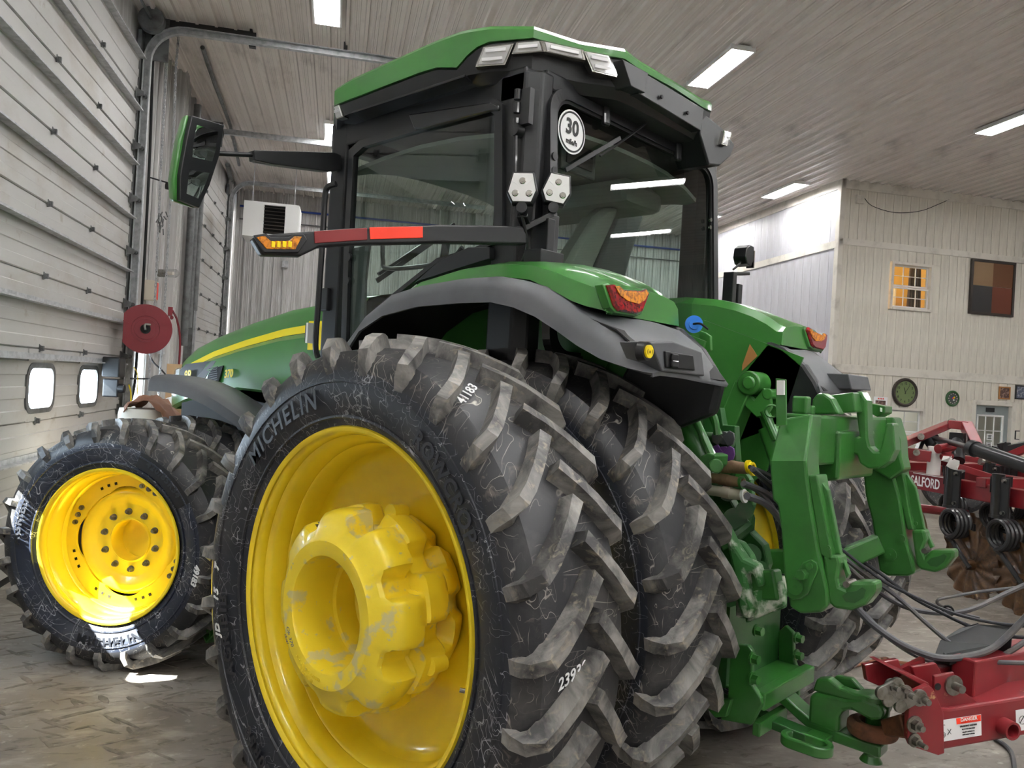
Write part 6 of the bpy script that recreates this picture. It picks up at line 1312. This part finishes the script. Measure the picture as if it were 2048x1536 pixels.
for k in range(14):
    a=(324+rnd.uniform(-8,8),430+rnd.uniform(-8,30)); b=(a[0]+rnd.uniform(-5,5),a[1]+rnd.uniform(4,24)); g.beam(B(*PB(*a,'u',UL+.26)),B(*PB(*b,'u',UL+.26)),.012,.012)
tag(g.obj('gathered_chain','dark_galvanised',smooth=0),'bunch of hooks and wire tied to the hanging chains','chain hooks')
p=PB(313,582,'u',UL+.18); t=bthing('switch_box','cream switch box with red label under the wall lamp','switch box',UL+.1,p.y,p.z); G().b2((-.08,-.09,-.13),(.08,.09,.13)).obj('box','faded_label',t,bev=.01,smooth=0); G().b2((.081,-.0,-.11),(.085,.085,.11)).obj('red_label','red_reflector',t,smooth=0); G().b2((-.06,-.094,-.1),(.07,-.09,.1)).obj('side_label','faded_label',t,smooth=0)
p=PB(342,547,'u',UL+.25); t=bthing('bulkhead_lamp','caged glass jar lamp on a bracket above the cream switch box','wall lamp',UL+.2,p.y,p.z,-.5); g=G(); g.cyl((-.13,0,0),(-.02,0,0),.055,n=16); g.b2((-.25,-.03,-.03),(-.13,.03,.03)); g.obj('base','steel',t); g=G(); g.lathe([(-.02,.055),(.05,.06),(.14,.055),(.18,.03),(.19,0)],24,(0,0,0),(1,0,0)); g.obj('jar','lens_clear',t); g=G(); g.cyl((0,0,0),(.10,0,0),.025,n=12); g.obj('bulb','cream',t)
p=PB(313,356,'u',UL+.12); t=bthing('door_stop_bracket','small black round-plate bracket screwed high on the ribbed wall','bracket',UL+.03,p.y,p.z); g=G(); g.cyl((0,0,0),(.2,.12,-.02),.010,n=8); g.cyl((.19,.12,-.06),(.22,.14,-.06),.05,n=14); g.box((.0,-.02,0),(.02,.05,.08)); g.obj('arm','liner',t)
p=PB(338,690,'u',UL+.2); t=bthing('outlet_box','grey electrical box below the hose reel guide','outlet box',UL+.1,p.y,p.z); G().b2((-.04,-.06,-.14),(.04,.06,.14)).obj('box','galvanised',t,bev=.01,smooth=0)
p=PB(256,752,'u',UL+.3); t=bthing('door_operator','black door motor box beside the overhead door jamb','motor',UL+.15,p.y,p.z); g=G(); g.b2((-.09,-.13,-.02),(.09,.13,.2)); g.b2((-.08,-.10,-.24),(.08,.10,-.04)); g.cyl((.05,-.05,-.14),(.14,-.05,-.14),.05,n=14); g.obj('box','black_plastic',t,bev=.015,smooth=0)
walltube([(258,770),(262,790),(260,830)],.008,'stripe_yellow','thin yellow cord hanging under the black motor box','cord',name='cord',u=UL+.3)
walltube([(268,735),(275,750),(274,790)],.006,'stripe_yellow','thin yellow green wire beside the black motor box','cord',name='cord',u=UL+.25)
# ceiling conduits along the back and the roof
for pts,r,mt,lab in ((((405,95),(430,170),(460,250),(478,330)),.03,'dark_galvanised','dark pipe along the ceiling behind the near door track'),(((455,330),(468,380),(480,400)),.05,'dark_galvanised','round spring tube by the far overhead door')):
    g=G(); g.tube([B(*PB(x,y,'z',ZC-.08)) for x,y in pts],r,n=8,k=2); tag(g.obj('ceiling_pipe',mt),lab,'pipe')
g=G(); g.cyl(B(UL+.1,V1-.1,5.75),B(8.9,V1-.1,5.75),.025,n=8); tag(g.obj('blue_air_line','sky_blue'),'thin blue air line running along the back wall','pipe')
g=G(); g.cyl(B(UL+.1,V1-.08,5.45),B(8.9,V1-.08,5.45),.015,n=8); tag(g.obj('wall_conduit','dark_galvanised'),'thin grey conduit under the blue air line','pipe')
p=PB(570,528,'v',V1-.1); t=bthing('outlet_box','small grey outlet box on the back wall below the amber lamp','outlet box',p.x,V1-.03,p.z); g=G(); g.b2((-.07,-.08,-.08),(.07,0,.08)); g.cyl((0,-.03,.08),(0,-.03,1.2),.012,n=6); g.obj('box','galvanised',t,bev=.006,smooth=0)
# drum with leather jacket, boxes behind the front tyre
dp=7.2
c=PD(285,828,dp); t=thing('storage_drum','round cream drum top behind the front tyre','drum',(c.x,c.y,0)); top=c.z
g=G(); g.lathe([(0,.0),(0,.20),(top-.0,.20),(top+.05,.19),(top+.06,.0)],36,(0,0,0),(0,0,1)); g.obj('drum_body','cream',t)
c=PD(303,818,dp-.05); g=G(); rows=[]
for i in range(13):
    a=-1.0+2.35*i/12; row=[]
    for j in range(9):
        b=-1.2+2.4*j/8; w=.012*math.sin(9*a+5*b)+.01*math.sin(14*b+3*a)
        fall=.10 if a>.5 else 0
        row.append(c+_R*(math.sin(a)*(.19+w)+.03*a)+V(0,0,1)*((max(0,math.cos(a))**.8)*(.28+w)-.16-.02*a-fall*.2-.05*math.sin(b)**2)+_F*(math.sin(b)*.17))
    rows.append(row)
g.sheet(rows,.01); tag(g.obj('leather_jacket','brown_leather',smooth=60),'brown leather jacket slumped over the cream drum','jacket')
for (x0,y0,x1,y1,d,mt,lab) in ((327,810,360,846,7.6,'cardboard','open cardboard box behind the brown jacket'),(340,726,372,770,9.4,'cardboard','flat brown board standing against the left wall')):
    a=PD(x0,y1,d); b=PD(x1,y0,d); w=(x1-x0)/FPX*d; t=thing('cardboard_box',lab,'box',((a.x+b.x)/2,(a.y+b.y)/2,0),-.8); z1=b.z; z0=0
    g=G(); g.b2((-w/2,-.1,0),(w/2,.12,z1-.02)); g.obj('box_body',mt,t,smooth=0); g=G()
    if d<8: g.beam((-w/2,-.1,z1-.02),(-w/2-.06,-.16,z1+.04),.2,.006); 
    if d<8: g.obj('flap',mt,t,smooth=0)
c=PD(345,803,7.5); g=G(); rows=[[c+_R*(.032*i-.1)+V(0,0,.02*math.sin(i*1.9+j)+.025*j-.05)+_F*(.03*j+.012*math.sin(3*i)) for j in range(5)] for i in range(8)]; g.sheet(rows,.01); tag(g.obj('plastic_bag','white_paint',smooth=60),'crumpled white plastic bag beside the cardboard box','bag')
# yellow wheel of a machine beyond the implement
t=bthing('machine_wheel','black tyre with yellow rim half hidden beyond the red lift arms','wheel',0,0,0); c=PB(1918,890,'v',12.7); t.location=B(c.x,12.7,.62)
g=G(); g.lathe([(-.14,.32),(-.17,.40),(-.17,.55),(-.12,.62),(.12,.62),(.17,.55),(.17,.40),(.14,.32)],40,(0,0,0),(1,.9,0),close=True); g.obj('tyre','rubber',t); g=G(); g.lathe([(-.12,.0),(-.12,.12),(-.06,.2),(-.12,.33),(-.14,.34),(.1,.34)],36,(0,0,0),(1,.9,0)); g.obj('rim','yellow_paint',t)
